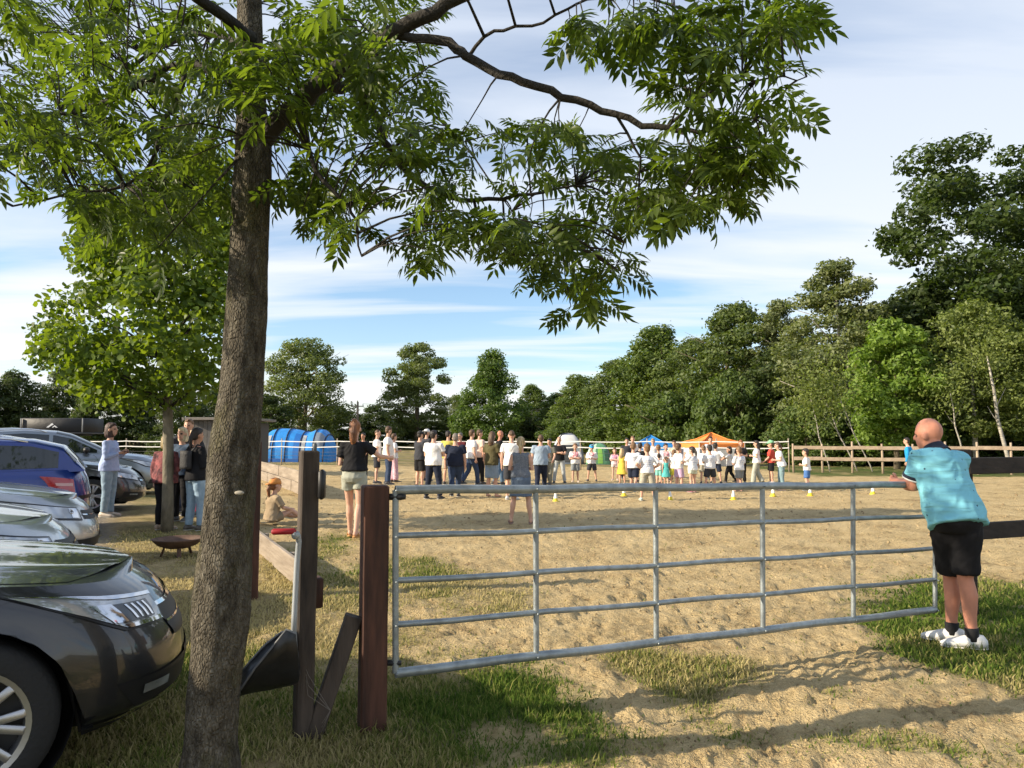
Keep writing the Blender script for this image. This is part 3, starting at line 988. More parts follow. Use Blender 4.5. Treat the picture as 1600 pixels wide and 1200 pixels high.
def ash_tree():
    rng = np.random.default_rng(19)
    YT = 3.25
    base = at(330, 685 + FPX * CAM_H / YT, YT)
    base.z = 0
    t = thing('ash_tree', 'large ash with mossy grey trunk and overhanging branches in the foreground', 'tree', base)
    # trunk: (u, v, half width px)
    prof = [(322, 1262, 74), (326, 1225, 54), (330, 1150, 43), (334, 1080, 43), (342, 1010, 46), (346, 960, 50), (350, 900, 48), (354, 840, 44), (360, 760, 43), (366, 700, 44), (372, 650, 40), (378, 600, 38),
            (385, 500, 36), (389, 400, 34), (393, 300, 34), (396, 230, 33), (393, 180, 27), (391, 100, 24), (390, 0, 22), (388, -120, 19), (384, -300, 14), (380, -520, 6)]
    mb = MB()
    n = 40
    rings = []
    pv = [(at(u, v, YT), w) for u, v, w in prof]
    # resample finely and give the bark uneven relief
    fine = []
    for (p, w), (p2, w2) in zip(pv[:-1], pv[1:]):
        m = max(2, int((p2 - p).length / .03))
        for k in range(m):
            f = k / m
            f2 = f * f * (3 - 2 * f)
            fine.append((p.lerp(p2, f), w + (w2 - w) * f2))
    fine.append(pv[-1])
    for i, (p, w) in enumerate(fine):
        ring = []
        rr = w * .87 * YT / FPX
        for j in range(n):
            a = 2 * PI * j / n
            z = p.z
            nx = np.array([a * 2.2 + 3, a * 7.0]); 
            bump = 0
            c, s = math.cos(a), math.sin(a)
            bump += .05 * float(vnoise(np.array([c * 1.6 + 5]), np.array([s * 1.6 + z * 2.4]), 51)[0])
            bump += .07 * float(vnoise(np.array([c * 5 + s * 4 + 9]), np.array([z * 9 + s * 5 - c * 4]), 52)[0])
            if z < 2.9:
                bump += .035 * float(vnoise(np.array([j * .9]), np.array([z * 22 + 3.1 * (j % 3)]), 53)[0])
            r2 = rr * (1 + bump)
            ring.append(p + Vector((c * r2, s * r2, 0)) - base)
        rings.append(ring)
    mb.loft(rings)
    m = bpy.data.materials.new('bark_ash'); m.use_nodes = True
    nd, lk = m.node_tree.nodes, m.node_tree.links
    b = nd['Principled BSDF']; b.inputs['Roughness'].default_value = .95; b.inputs['Specular IOR Level'].default_value = .2
    tc = N(nd, 'ShaderNodeTexCoord'); mp = N(nd, 'ShaderNodeMapping'); mp.inputs['Scale'].default_value = (1, 1, .45)
    lk.new(tc.outputs['Object'], mp.inputs[0])

    def nz(s, d=6, v=mp):
        q = N(nd, 'ShaderNodeTexNoise'); q.inputs['Scale'].default_value = s; q.inputs['Detail'].default_value = d; q.inputs['Roughness'].default_value = .65
        lk.new(v.outputs[0], q.inputs['Vector']); return q
    a1, a2, a3 = nz(26), nz(5), nz(60, 3)
    c1 = ramp(nd, [(.32, (.055, .046, .034)), (.55, (.15, .132, .10)), (.72, (.28, .255, .205))]); lk.new(a1.outputs[0], c1.inputs[0])
    c2 = ramp(nd, [(.52, 0.0), (.68, .65)]); lk.new(a2.outputs[0], c2.inputs[0])
    mos = N(nd, 'ShaderNodeMix', data_type='RGBA'); lk.new(c2.outputs[0], mos.inputs[0]); lk.new(c1.outputs[0], mos.inputs[6]); mos.inputs[7].default_value = (.12, .115, .035, 1)
    lk.new(mos.outputs[2], b.inputs['Base Color'])
    bp = N(nd, 'ShaderNodeBump'); bp.inputs['Strength'].default_value = 1; bp.inputs['Distance'].default_value = .03
    vo = N(nd, 'ShaderNodeTexVoronoi', feature='DISTANCE_TO_EDGE'); vo.inputs['Scale'].default_value = 85; lk.new(mp.outputs[0], vo.inputs['Vector'])
    vr = ramp(nd, [(0.0, 0.55), (.25, 1.0)]); lk.new(vo.outputs['Distance'], vr.inputs[0])
    ad = N(nd, 'ShaderNodeMath', operation='MULTIPLY_ADD'); lk.new(a1.outputs[0], ad.inputs[0]); ad.inputs[1].default_value = 1.6; lk.new(vr.outputs[0], ad.inputs[2])
    lk.new(ad.outputs[0], bp.inputs['Height']); lk.new(bp.outputs[0], b.inputs['Normal'])
    mb.build('trunk', m, t)
    # pale scar and healed branch knot on the trunk
    kn = MB(); q = at(374, 770, YT - .103) - base
    kn.ell(q, (.021, .007, .009)); kn.build('cut_branch_scar', mat('scar', (.34, .31, .25), .9), t)
    # limbs drawn through the picture, each with its own depth and thickness
    LIMBS = [
        [(405, 225, 3.25, .075), (440, 185, 3.2, .072), (480, 150, 3.15, .07), (520, 115, 3.1, .065), (580, 75, 3.05, .06), (640, 35, 3.0, .052), (720, -5, 2.95, .045), (820, -60, 2.9, .03)],
        [(600, 55, 3.05, .03), (690, 62, 2.95, .036), (730, 90, 2.9, .034), (800, 122, 2.85, .031), (880, 150, 2.8, .028), (960, 180, 2.78, .024), (1040, 200, 2.75, .020), (1110, 205, 2.72, .013), (1180, 185, 2.7, .007)],
        [(500, 130, 3.12, .05), (560, 140, 3.3, .046), (590, 190, 3.4, .038), (620, 250, 3.45, .032), (680, 300, 3.5, .026), (740, 312, 3.5, .02), (830, 305, 3.5, .014), (900, 290, 3.5, .008)],
        [(470, 160, 3.15, .03), (480, 230, 3.0, .02), (520, 300, 2.95, .016), (550, 330, 2.95, .012), (565, 400, 2.95, .006)],
        [(400, 170, 3.25, .05), (350, 120, 3.4, .045), (285, 100, 3.5, .036), (230, 125, 3.5, .03), (150, 165, 3.5, .022), (70, 185, 3.5, .016), (-60, 200, 3.5, .012), (-200, 220, 3.5, .006)],
        [(290, 100, 3.5, .026), (278, 150, 3.45, .022), (250, 200, 3.4, .018), (240, 245, 3.4, .016), (200, 290, 3.4, .013), (120, 300, 3.35, .010), (20, 322, 3.3, .008)],
        [(395, 60, 3.2, .05), (330, 10, 2.9, .04), (240, -40, 2.7, .03), (120, -70, 2.6, .02), (-60, -80, 2.5, .01)],
        [(392, -20, 3.2, .05), (480, -90, 3.1, .04), (640, -160, 3.0, .03), (900, -190, 2.9, .02), (1150, -150, 2.8, .01)],
        [(395, 20, 3.25, .045), (430, -60, 3.8, .04), (600, -90, 4.4, .03), (850, -60, 4.6, .022), (1050, 10, 4.7, .014), (1200, 60, 4.7, .008)],
        [(395, 140, 3.3, .045), (420, 90, 3.9, .036), (500, 70, 4.4, .028), (620, 140, 4.6, .02), (720, 220, 4.7, .012), (800, 330, 4.7, .007)],
        [(395, 110, 3.3, .045), (360, 60, 3.9, .036), (280, 60, 4.5, .028), (180, 130, 4.8, .02), (120, 250, 4.9, .012)],
        [(390, -60, 3.1, .04), (330, -160, 2.4, .03), (200, -260, 1.8, .02), (0, -300, 1.4, .01)],
        [(740, 312, 3.5, .014), (770, 380, 3.45, .010), (830, 400, 3.4, .008), (880, 390, 3.4, .005)],
        [(1040, 200, 2.75, .012), (1100, 150, 2.72, .010), (1180, 125, 2.7, .007), (1260, 120, 2.7, .004)],
        [(730, 90, 2.9, .015), (770, 50, 2.85, .012), (850, 35, 2.8, .010), (920, 0, 2.75, .008), (1050, -20, 2.7, .006)],
        [(1060, 200, 2.75, .010), (1100, 260, 2.75, .008), (1145, 300, 2.75, .005)],
        [(960, 180, 2.78, .012), (1000, 250, 2.85, .008), (990, 330, 2.9, .006), (960, 420, 2.95, .004)],
    ]
    sites = []
    for L in LIMBS:
        P = [at(u, v, Y) for u, v, Y, r in L]
        # smooth the polyline
        Q, RR = [], []
        for i in range(len(P) - 1):
            for k in range(4):
                f = k / 4
                p0, p1, p2, p3 = P[max(0, i - 1)], P[i], P[i + 1], P[min(len(P) - 1, i + 2)]
                q = .5 * ((2 * p1) + (p2 - p0) * f + (2 * p0 - 5 * p1 + 4 * p2 - p3) * f * f + (3 * p1 - p0 - 3 * p2 + p3) * f ** 3)
                Q.append(q + Vector(rng.normal(size=3) * .006)); RR.append(L[i][3] + (L[i + 1][3] - L[i][3]) * f)
        Q.append(P[-1]); RR.append(L[-1][3])
        MB().tube([q - base for q in Q], [r * (.56 if L[0][3] < .06 else .60) for r in RR], 9).build('branch', BARK2, t)
        sites += [(q, r) for q, r in zip(Q, RR)]
    SQ = np.array([list(q) for q, r in sites])
    # where the foliage hangs: polygons seen from the gate, with a depth range and a number of twigs
    REG = [
        ([(870, 30), (900, 0), (1235, 0), (1250, 90), (1220, 150), (1150, 130), (1120, 190), (1060, 190), (1045, 130), (1050, 70), (960, 90), (940, 120), (880, 110)], (2.4, 3.1), 50),
        ([(1060, 215), (1120, 190), (1160, 140), (1225, 160), (1215, 200), (1190, 250), (1180, 290), (1130, 320), (1060, 320), (1010, 270)], (2.45, 3.2), 42),
        ([(640, 200), (720, 180), (830, 190), (900, 190), (1060, 230), (1060, 310), (1010, 370), (960, 330), (880, 360), (760, 330), (660, 330), (600, 250)], (2.6, 4.4), 70),
        ([(660, 330), (770, 340), (1000, 350), (985, 420), (960, 450), (890, 480), (845, 470), (815, 430), (760, 350), (700, 370), (640, 410), (610, 400)], (2.7, 4.0), 46),
        ([(430, 0), (690, 0), (640, 60), (700, 140), (700, 200), (600, 250), (560, 190), (490, 190), (430, 200)], (2.6, 4.6), 92),
        ([(430, 200), (560, 200), (600, 260), (560, 330), (600, 370), (540, 350), (500, 340), (440, 340)], (2.8, 4.0), 30),
        ([(0, 0), (350, 0), (360, 130), (350, 200), (200, 200), (0, 290)], (2.6, 5.2), 112),
        ([(0, 170), (200, 170), (350, 190), (350, 300), (230, 330), (110, 310), (0, 280)], (2.8, 5.0), 70),
        ([(110, 310), (230, 300), (352, 280), (352, 350), (260, 390), (170, 380), (110, 350)], (2.9, 4.8), 44),
        ([(330, 60), (470, 60), (470, 190), (330, 190)], (2.6, 3.05), 14),
        # beyond the frame: above and to the left, they shade the ground
        ([(-500, -60), (0, -60), (0, 300), (-300, 300), (-500, 200)], (2.6, 5.2), 60),
        ([(-400, -500), (300, -650), (900, -500), (1250, -250), (1300, -20), (0, -20), (-400, -60)], (2.2, 5.2), 130),
    ]

    def inside(poly, u, v):
        c = False; j = len(poly) - 1
        for i in range(len(poly)):
            (xi, yi), (xj, yj) = poly[i], poly[j]
            if (yi > v) != (yj > v) and u < (xj - xi) * (v - yi) / (yj - yi) + xi:
                c = not c
            j = i
        return c
    tw = MB()
    leaves = []
    for poly, (y0, y1), cnt in REG:
        us = [p[0] for p in poly]; vs2 = [p[1] for p in poly]
        k = 0
        while k < cnt:
            u, v = rng.uniform(min(us), max(us)), rng.uniform(min(vs2), max(vs2))
            if not inside(poly, u, v):
                continue
            k += 1
            p = at(u, v, rng.uniform(y0, y1))
            i = int(np.argmin(((SQ - np.array(p)) ** 2).sum(1) + .3 * (SQ[:, 2] < p.z - .3)))
            s = sites[i][0]
            ln = (p - s).length
            mid = s.lerp(p, .55) + Vector((rng.normal() * .04 * ln, rng.normal() * .04 * ln, .10 * ln))
            r0 = min(.012, .003 + .006 * ln) if ln < .7 else .0045
            tw.tube([s - base, s.lerp(mid, .5) - base + Vector((0, 0, .03 * ln)), mid - base, p - base], [r0, r0 * .8, r0 * .6, .0022], 5)
            d = (p - mid)
            d = d.normalized() if d.length > 1e-4 else Vector((0, 0, -1))
            for q in range(int(rng.integers(3, 6))):
                along = 0 if q < 3 else rng.uniform(.2, .9)
                o = p.lerp(mid, along * .7)
                a = rng.uniform(0, 2 * PI)
                dd = d * .55 + Vector((math.cos(a), math.sin(a), rng.uniform(-.75, .15)))
                leaves.append((o, dd.normalized(), rng.uniform(.72, 1.18), rng.uniform(-.6, .6)))
    tag(tw.build('twigs', BARK2, t), kind='stuff')
    protos = [ash_leaf_arrays(rng, .160, pr) for pr in (4, 5, 5, 4, 5)]
    pm = [np_mesh('leaf', V, F, ASH_LEAF) for V, F in protos]
    # the 300 nearest in view stand as leaves of their own, the rest are one mass of foliage

    def shown(o):
        u = 800 + FPX * o.x / o.y; v = 685 - FPX * (o.z - CAM_H) / o.y
        return 0 < u < 1600 and 0 < v < 700
    order = sorted(range(len(leaves)), key=lambda i: (not shown(leaves[i][0]), leaves[i][0].y / leaves[i][2]))
    own = set(order[:300])
    VV, FF = [], []
    off = 0
    for i, (o, d, s, roll) in enumerate(leaves):
        z = Vector((0, 0, 1)) + Vector(rng.normal(size=3) * .35)
        y = z.cross(d); y.normalize(); z = d.cross(y)
        M = Matrix((d, y, z)).transposed() @ Matrix.Rotation(roll, 3, 'X')
        k = i % len(protos)
        if i in own:
            lf = link('leaf', pm[k], t)
            lf.matrix_local = Matrix.Translation(o - base) @ (M * s).to_4x4()
        else:
            V, F = protos[k]
            VV.append((V * s) @ np.array(M).T + np.array(o - base)); FF.append(F + off); off += len(V)
    fo = link('foliage', np_mesh('foliage', np.concatenate(VV), np.concatenate(FF), ASH_LEAF), t)
    tag(fo, kind='stuff')
    print('ash leaves', len(leaves))


ash_tree()
# ================================================================== gate, posts, fences
GALV = mat('galvanised_steel', (.30, .335, .345), .48, .55, var=.22, vscale=14, bump=.12, bscale=60)
REDWOOD = mat('red_brown_timber', (.072, .028, .016), .75, var=.6, vscale=14, bump=.6, bscale=24, stretch=(1, 1, .12))
DARKWOOD = mat('dark_stained_timber', (.055, .041, .031), .85, var=.7, vscale=14, bump=.8, bscale=26, stretch=(1, 1, .12))
DARKRAIL = mat('dark_rail_timber', (.030, .022, .016), .85, var=.4, vscale=10, bump=.4, bscale=24, stretch=(.15, 1, 1))
PALEWOOD = mat('weathered_plank', (.20, .16, .12), .9, vscale=5, col2=(.33, .275, .215), bump=.6, bscale=22, stretch=(.2, .2, 1.6))
FENCEWOOD = mat('pale_fence_timber', (.30, .225, .155), .85, vscale=6, col2=(.43, .335, .24), bump=.3)
BLACKM = mat('black_metal', (.015, .015, .016), .5)


def gate():
    yl, yr = 3.98, 5.88
    L = [at(618, v, yl) for v in (766, 838, 908, 976, 1051)]
    Rr = [at(1461, v, yr) for v in (757, 806, 857, 906, 953)]
    base = Vector((L[4].x, L[4].y, 0))
    t = thing('field_gate', 'galvanised five bar metal field gate across the arena entrance', 'gate', base)
    for i in range(5):
        r = .025 if i in (0, 4) else .0165
        a, b = L[i] - base, Rr[i] - base
        n = 14
        pts = [a.lerp(b, k / n) + Vector((0, 0, .004 * math.sin(k * 1.7 + i))) for k in range(n + 1)]
        MB().tube(pts, r, 14).build('rail', GALV, t, sharp=50)
    # stiles: fraction along the gate from the picture
    for u in (616, 837, 1022, 1187, 1327, 1457):
        # solve fraction f with projected x = u
        lo, hi = 0.0, 1.0
        for _ in range(40):
            f = (lo + hi) / 2
            p = L[2].lerp(Rr[2], f)
            if 800 + FPX * p.x / (p.y * CP) < u: lo = f
            else: hi = f
        a, b = L[0].lerp(Rr[0], f) - base, L[4].lerp(Rr[4], f) - base
        MB().tube([a, b], .0170, 12).build('stile', GALV, t, sharp=50)
        for i in range(5):
            c = L[i].lerp(Rr[i], f) - base
            bolt = MB(); bolt.tube([c + Vector((.01, -.036, 0)), c + Vector((.012, -.018, 0))], .006, 6)
            bolt.build('bolt', GALV, t)
    h = MB(); c = L[0] - base + Vector((0, 0, -.035))
    h.tube([c + Vector((-.05, 0, 0)), c + Vector((.03, .0, 0)), c + Vector((.055, 0, 0))], [.018, .018, .013], 8)
    h.build('hinge', BLACKM, t)
    h = MB(); c = L[4] - base + Vector((0, 0, .05))
    h.tube([c + Vector((-.06, 0, 0)), c + Vector((.0, .0, 0)), c + Vector((.03, 0, 0))], [.016, .016, .012], 8)
    h.build('hinge', BLACKM, t)
    # chain hanging from the free end
    e = Rr[1] - base
    for k in range(9):
        p = e + Vector((.02 + .018 * math.sin(k * .5), -.03, -.02 - .034 * k))
        ln = MB(); a_ = Vector((0, 0, 1)); b_ = Vector((1, 0, 0)) if k % 2 else Vector((0, 1, 0))
        ln.tube([p + a_ * .021 * math.cos(q * PI / 5) + b_ * .011 * math.sin(q * PI / 5) for q in range(11)], .0035, 5, False)
        ln.build('chain_link', GALV, t)
    return yl


gate()


def post(name, label, u, vb, vt, Y, w, d, m, yaw=0.0, lean=(0, 0), extra=None):
    b = at(u, vb, Y); tp = at(u, vt, Y)
    base = Vector((b.x, Y, 0))
    t = thing(name, label, 'post', base)
    rot = Matrix.Rotation(yaw, 3, 'Z')
    mb = MB()
    rings = []
    H = tp.z
    for z, ins in ((-.15, 0), (.2 * H, 0), (.4 * H, .001), (.6 * H, -.001), (.8 * H, .0), (H - .008, 0), (H, .008)):
        hx, hy = w / 2 - ins, d / 2 - ins
        bv = .008
        off = Vector((lean[0] * max(0, z), lean[1] * max(0, z), z))
        rings.append([rot @ Vector((x, y, 0)) + off for x, y in ((hx - bv, -hy), (hx, -hy + bv), (hx, hy - bv), (hx - bv, hy), (-hx + bv, hy), (-hx, hy - bv), (-hx, -hy + bv), (-hx + bv, -hy))])
    mb.loft(rings)
    mb.build('timber', m, t, smooth=False)
    if extra: extra(t, H, rot)
    return t


def latch(t, H, rot):
    b = at(503, 757, 3.86) - Vector(t.location)
    MB().box(b, (.032, .05, .155), None, .012).build('latch_plate', BLACKM, t)
    c = at(492, 925, 3.98) - Vector(t.location)
    MB().box(c, (.07, .09, .155), rot, .006).build('timber_block', REDWOOD, t)
    k = at(492, 697, 3.9) - Vector(t.location)
    m = MB(); m.tube([k + Vector((0, 0, -.03)), k + Vector((0, 0, .008)), k + Vector((0, 0, .02))], [.010, .012, .004], 8)
    m.build('insulator', mat('insulator_grey', (.12, .13, .14), .5), t)


post('gate_post', 'thick red brown square timber post carrying the gate hinge', 581, 1128, 758, 4.0, .135, .135, REDWOOD, R(19.5))
post('slim_post', 'slim dark stained post standing left of the gate post', 473, 1140, 704, 3.9, .092, .092, DARKWOOD, R(26), (.004, 0), latch)
post('far_post', 'dark red post half hidden behind the ash trunk', 390, 928, 690, 7.1, .15, .15, REDWOOD, R(20))
post('latch_post', 'dark post behind the bald man at the free end of the gate', 1508, 945, 702, 6.6, .15, .15, DARKRAIL, R(20))


def leaning_beam():
    a, b = at(492, 1142, 3.92), at(553, 962, 3.99)
    base = Vector((a.x, a.y, 0))
    t = thing('leaning_beam', 'short dark offcut beam leaning against the gate post', 'beam', base)
    mb = MB(); d = (b - a).normalized()
    mb.beam(a - base - d * .05, b - base, .085, .10, up=(.3, -.9, .2), bev=.006)
    mb.build('timber', DARKWOOD, t, smooth=False)
    wr = MB()
    for k in range(3):
        wr.tube([a - base + Vector((.05, -.06, .02 + .02 * k)), a - base + Vector((.09, -.05, .12)), a - base + Vector((-.02, -.07, .2 + .05 * k)), a - base + Vector((-.05, -.05, .35))], .0018, 4)
    wr.build('wire', mat('rusty_wire', (.20, .17, .14), .7), t)


leaning_beam()


def scoop():
    Y = 3.62
    base = at(420, 1085, Y); base.z = 0
    t = thing('manure_scoop', 'black plastic scoop with grey tube handle and red grip resting on the slim post', 'scoop', base)
    P = lambda u, v, y: at(u, v, y) - base
    # shell: back wall up against the post, open mouth to the left; arcs from the near rim over the bottom to the far rim
    rings, inner = [], []
    st = [  # rear to mouth: near rim, bottom, far rim
        (P(464, 1020, Y - .10), P(466, 1052, Y + .02), P(458, 1000, Y + .20)),
        (P(462, 990, Y - .13), P(464, 1066, Y + .02), P(456, 985, Y + .23)),
        (P(447, 984, Y - .15), P(448, 1070, Y + .02), P(440, 988, Y + .25)),
        (P(425, 1012, Y - .16), P(420, 1076, Y + .02), P(416, 1006, Y + .26)),
        (P(398, 1045, Y - .16), P(392, 1080, Y + .02), P(392, 1032, Y + .26)),
        (P(376, 1078, Y - .16), P(374, 1083, Y + .02), P(376, 1052, Y + .26))]
    for a, c, b in st:
        r = []
        for k in range(11):
            f = k / 10
            # quadratic curve through near rim, bottom and far rim, squared off
            q = (1 - f) ** 2 * a + 2 * f * (1 - f) * (c * 2 - (a + b) * .5) + f * f * b
            r.append(q)
        rings.append(r)
    mb = MB()
    mb.loft(rings, False, False, closed=False)
    b0 = len(mb.v)
    mb.poly(list(reversed(rings[0])))
    sh = mb.build('tub', mat('black_plastic', (.014, .015, .017), .38, var=.3, vscale=20), t)
    md = sh.modifiers.new('thick', 'SOLIDIFY'); md.thickness = .008
    rim = MB()
    rim.tube([r[0] for r in rings], .006, 6); rim.build('rim', mat('worn_plastic_edge', (.16, .165, .17), .5), t)
    rim = MB(); rim.tube([r[-1] for r in rings], .006, 6); rim.build('rim', MATS['worn_plastic_edge'], t)
    h = MB()
    h.tube([P(458, 1010, Y + .02), P(460, 960, Y + .04), P(464, 880, Y + .05), P(467, 846, Y + .05), P(466, 838, Y + .04), P(458, 832, Y + .02)], .0135, 10).build('handle', mat('handle_grey', (.36, .39, .41), .5, .3), t)
    g = MB()
    a, b = P(424, 831, Y + .0), P(463, 830, Y + .03)
    g.beam(a, b, .03, .028, bev=.008)
    g.build('grip', mat('red_grip', (.34, .012, .02), .5), t)
    cl = MB(); cl.ell(P(462, 836, Y + .03), (.022, .016, .022)); cl.build('grip_bracket', mat('handle_grey', (.36, .39, .41), .5, .3), t)


scoop()


def plank_wall(name, label, p0, p1, h, rows, step, th=.045):
    p0, p1 = Vector(p0), Vector(p1)
    L = (p1 - p0).length; d = (p1 - p0).normalized()
    base = p0.copy()
    t = thing(name, label, 'fence', base)
    n = max(1, round(L / step)); nr = Vector((-d.y, d.x, 0))
    rnd = random.Random(len(label))
    for i in range(n):
        for r in range(rows):
            a = d * (L * i / n + .006); b = d * (L * (i + 1) / n - .006)
            z = h * (r + .5) / rows
            o = Vector((0, 0, z + rnd.uniform(-.006, .006))) + nr * rnd.uniform(-.012, .012)
            za = float(gz(p0.x + d.x * L * i / n, p0.y + d.y * L * i / n)) ; zb = float(gz(p0.x + d.x * L * (i + 1) / n, p0.y + d.y * L * (i + 1) / n))
            mb = MB(); mb.beam(a + o + Vector((0, 0, za)), b + o + Vector((0, 0, zb)), th, h / rows - .008, bev=.006)
            mb.build('plank', PALEWOOD, t, smooth=False)
        q = d * (L * (i + .5) / n) - nr * .07
        mb = MB(); mb.box(q + Vector((0, 0, h * .45)), (.08, .08, h * .9), None, .005); mb.build('stake', PALEWOOD, t, smooth=False)


plank_wall('plank_edging', 'low weathered plank edging beside the slim post', (-2.08, 7.45, 0), (-3.75, 10.7, 0), .27, 1, 1.9)
plank_wall('plank_wall', 'weathered knee high plank wall in front of the blue tunnel tent', (-5.0, 18.2, 0), (-10.6, 29.4, 0), .60, 2, 2.1)


def near_fence():
    for nm, lb, v0, v1, w0, w1 in (('upper_rail', 'dark upper rail of the fence right of the bald man', 715, 741, 0, 0), ('lower_rail', 'dark lower rail of the fence right of the bald man', 818, 844, 0, 0)):
        a = (at(1512, v0, 6.5) + at(1512, v1, 6.5)) / 2
        b = Vector((7.6, 7.9, a.z))
        t = thing('fence_rail', lb, 'rail', (a.x, a.y, 0))
        o = Vector((a.x, a.y, 0))
        mb = MB(); mb.beam(a - o, b - o, .045, .145 if v0 < 800 else .145, bev=.006)
        mb.build('timber', DARKRAIL, t, smooth=False)


near_fence()


def paddock_fence():
    a, b = Vector((12.35, 32.6, 0)), Vector((27.0, 28.0, 0))
    t = thing('paddock_fence', 'pale two rail timber fence in front of the wood at right', 'fence', a)
    L = (b - a).length; n = 13
    d = (b - a).normalized()
    rnd = random.Random(4)
    for i in range(n + 1):
        p = d * (L * i / n)
        hgt = 1.28 + rnd.uniform(-.04, .10)
        mb = MB(); r = .05
        mb.tube([p + Vector((0, 0, -.1)), p + Vector((rnd.uniform(-.02, .02), 0, .7)), p + Vector((rnd.uniform(-.03, .03), 0, hgt))], [r, r * .95, r * .85], 8)
        mb.build('post', FENCEWOOD, t)
    for zc in (1.10, .62):
        for i in range(n):
            p, q = d * (L * i / n), d * (L * (i + 1) / n)
            o = Vector((0, -.065, zc + rnd.uniform(-.015, .015)))
            mb = MB(); mb.beam(p + o, q + o + Vector((0, 0, rnd.uniform(-.02, .02))), .035, .15, bev=.004)
            mb.build('rail', FENCEWOOD, t, smooth=False)


paddock_fence()


def tape_fence():
    a, b = Vector((-24.0, 41.0, 0)), Vector((12.3, 33.0, 0))
    t = thing('tape_fence', 'white electric tape fence with thin posts along the far arena edge', 'fence', a)
    L = (b - a).length; d = (b - a).normalized()
    n = 12
    tape = mat('white_tape', (.74, .74, .72), .6)
    wood = mat('tape_post', (.30, .25, .19), .9)
    for i in range(n + 1):
        p = d * (L * i / n)
        mb = MB(); mb.tube([p + Vector((0, 0, -.1)), p + Vector((.01, 0, .75)), p + Vector((0, 0, 1.5))], [.035, .033, .03], 7); mb.build('post', wood, t)
    for z, h in ((1.36, .045), (1.08, .045)):
        for i in range(n):
            p, q = d * (L * i / n), d * (L * (i + 1) / n)
            mb = MB()
            rr = []
            for k in range(7):
                f = k / 6
                c = p.lerp(q, f) + Vector((0, -.05, z - .10 * math.sin(PI * f) * .35))
                rr.append([c + Vector((0, y, zz)) for y, zz in ((-.003, -h / 2), (.003, -h / 2), (.003, h / 2), (-.003, h / 2))])
            mb.loft(rr); mb.build('tape', tape, t, smooth=False)
    for z in (.80, .62, .45, .28):
        mb = MB(); mb.tube([d * (L * k / 24) + Vector((0, 0, z)) for k in range(25)], .008, 4); mb.build('wire', mat('fence_wire', (.10, .10, .10), .6), t)


tape_fence()


# ------------------------------------------------------------------ tents
def tunnel_tent():
    Y = 45.0
    x0, x1 = at(402, 700, Y).x, at(524, 700, Y).x
    L = x1 - x0
    t = thing('tunnel_tent', 'large blue tunnel tent with black hoops and grey windows', 'tent', (x0, Y, .02))
    m = mat('tent_blue', (.020, .23, .62), .55, var=.14, vscale=3, bump=.5, bscale=2.5)
    st = [(0, .03), (.03, .45), (.08, 1.15), (.14, 1.68), (.22, 2.0), (.30, 2.08), (.38, 2.08), (.46, 2.06), (.55, 2.0), (.64, 1.90), (.70, 1.86), (.75, 1.97), (.80, 2.04), (.87, 2.0), (.93, 1.7), (.97, 1.1), (1, .03)]

    def pt(f, a):
        h = float(np.interp(f, [s[0] for s in st], [s[1] for s in st]))
        w = 1.75 * (.55 + .45 * min(1, h / 1.9))
        return Vector((f * L, -w * math.cos(a) * abs(math.cos(a)) ** -.15 if abs(math.cos(a)) > 1e-3 else 0, h * math.sin(a) ** .8))
    fs = [i / 60 for i in range(61)]; an = [PI * k / 18 for k in range(19)]
    MB().grid(pt, fs, an).build('canvas', m, t)
    for f in (.16, .30, .46, .64, .80, .93):
        mb = MB(); mb.tube([pt(f, a) * 1.0 + (pt(f, a) - Vector((f * L, 0, 0))).normalized() * .02 for a in an], .04, 6); mb.build('hoop', mat('tent_hoop', (.012, .02, .05), .6), t)
    wm = mat('tent_window', (.36, .37, .37), .5, var=.25, vscale=3)

    def panel(nm, f0, f1, a0, a1, mm):
        mb = MB(); mb.grid(lambda f, a: pt(f, a) + Vector((0, -.03, .01)), [f0 + (f1 - f0) * k / 8 for k in range(9)], [a0 + (a1 - a0) * k / 8 for k in range(9)]); mb.build(nm, mm, t)
    panel('window', .11, .27, R(20), R(50), wm)
    panel('window', .655, .70, R(14), R(58), wm)
    panel('window', .81, .92, R(25), R(62), mat('tent_window_dark', (.20, .23, .27), .5))
    panel('mud_skirt', .03, .97, R(.5), R(5), mat('tent_skirt', (.01, .10, .36), .6))
    panel('door', .56, .63, R(3), R(60), mat('tent_door', (.012, .14, .46), .6))


tunnel_tent()


def dome_tent(name, label, u0, u1, vt, Y, m, extra):
    x0, x1 = at(u0, 700, Y).x, at(u1, 700, Y).x
    h = at((u0 + u1) / 2, vt, Y).z
    t = thing(name, label, 'tent', ((x0 + x1) / 2, Y, .02))
    w = (x1 - x0) / 2

    def pt(a, b):
        r = math.cos(b) ** .75
        sq = 1 / max(abs(math.cos(a)), abs(math.sin(a))) ** .6
        return Vector((w * r * math.cos(a) * sq * .84, w * .8 * r * math.sin(a) * sq * .84, h * math.sin(b)))
    A = [2 * PI * k / 32 for k in range(33)]; B = [PI / 2 * k / 10 * .995 for k in range(11)]
    MB().grid(pt, A, B).build('canvas', m, t)
    for q in (PI / 4, 3 * PI / 4):
        mb = MB(); mb.tube([pt(q, b) * 1.01 for b in B] + [pt(q + PI, b) * 1.01 for b in reversed(B)], .03, 5); mb.build('pole', mat('tent_pole', (.02, .03, .05), .5), t)
    for nm, a0, a1, b0, b1, mm in extra:
        mb = MB(); mb.grid(lambda a, b: pt(a, b) * 1.015, [R(a0 + (a1 - a0) * k / 8) for k in range(9)], [R(b0 + (b1 - b0) * k / 6) for k in range(7)]); mb.build(nm, mm, t)


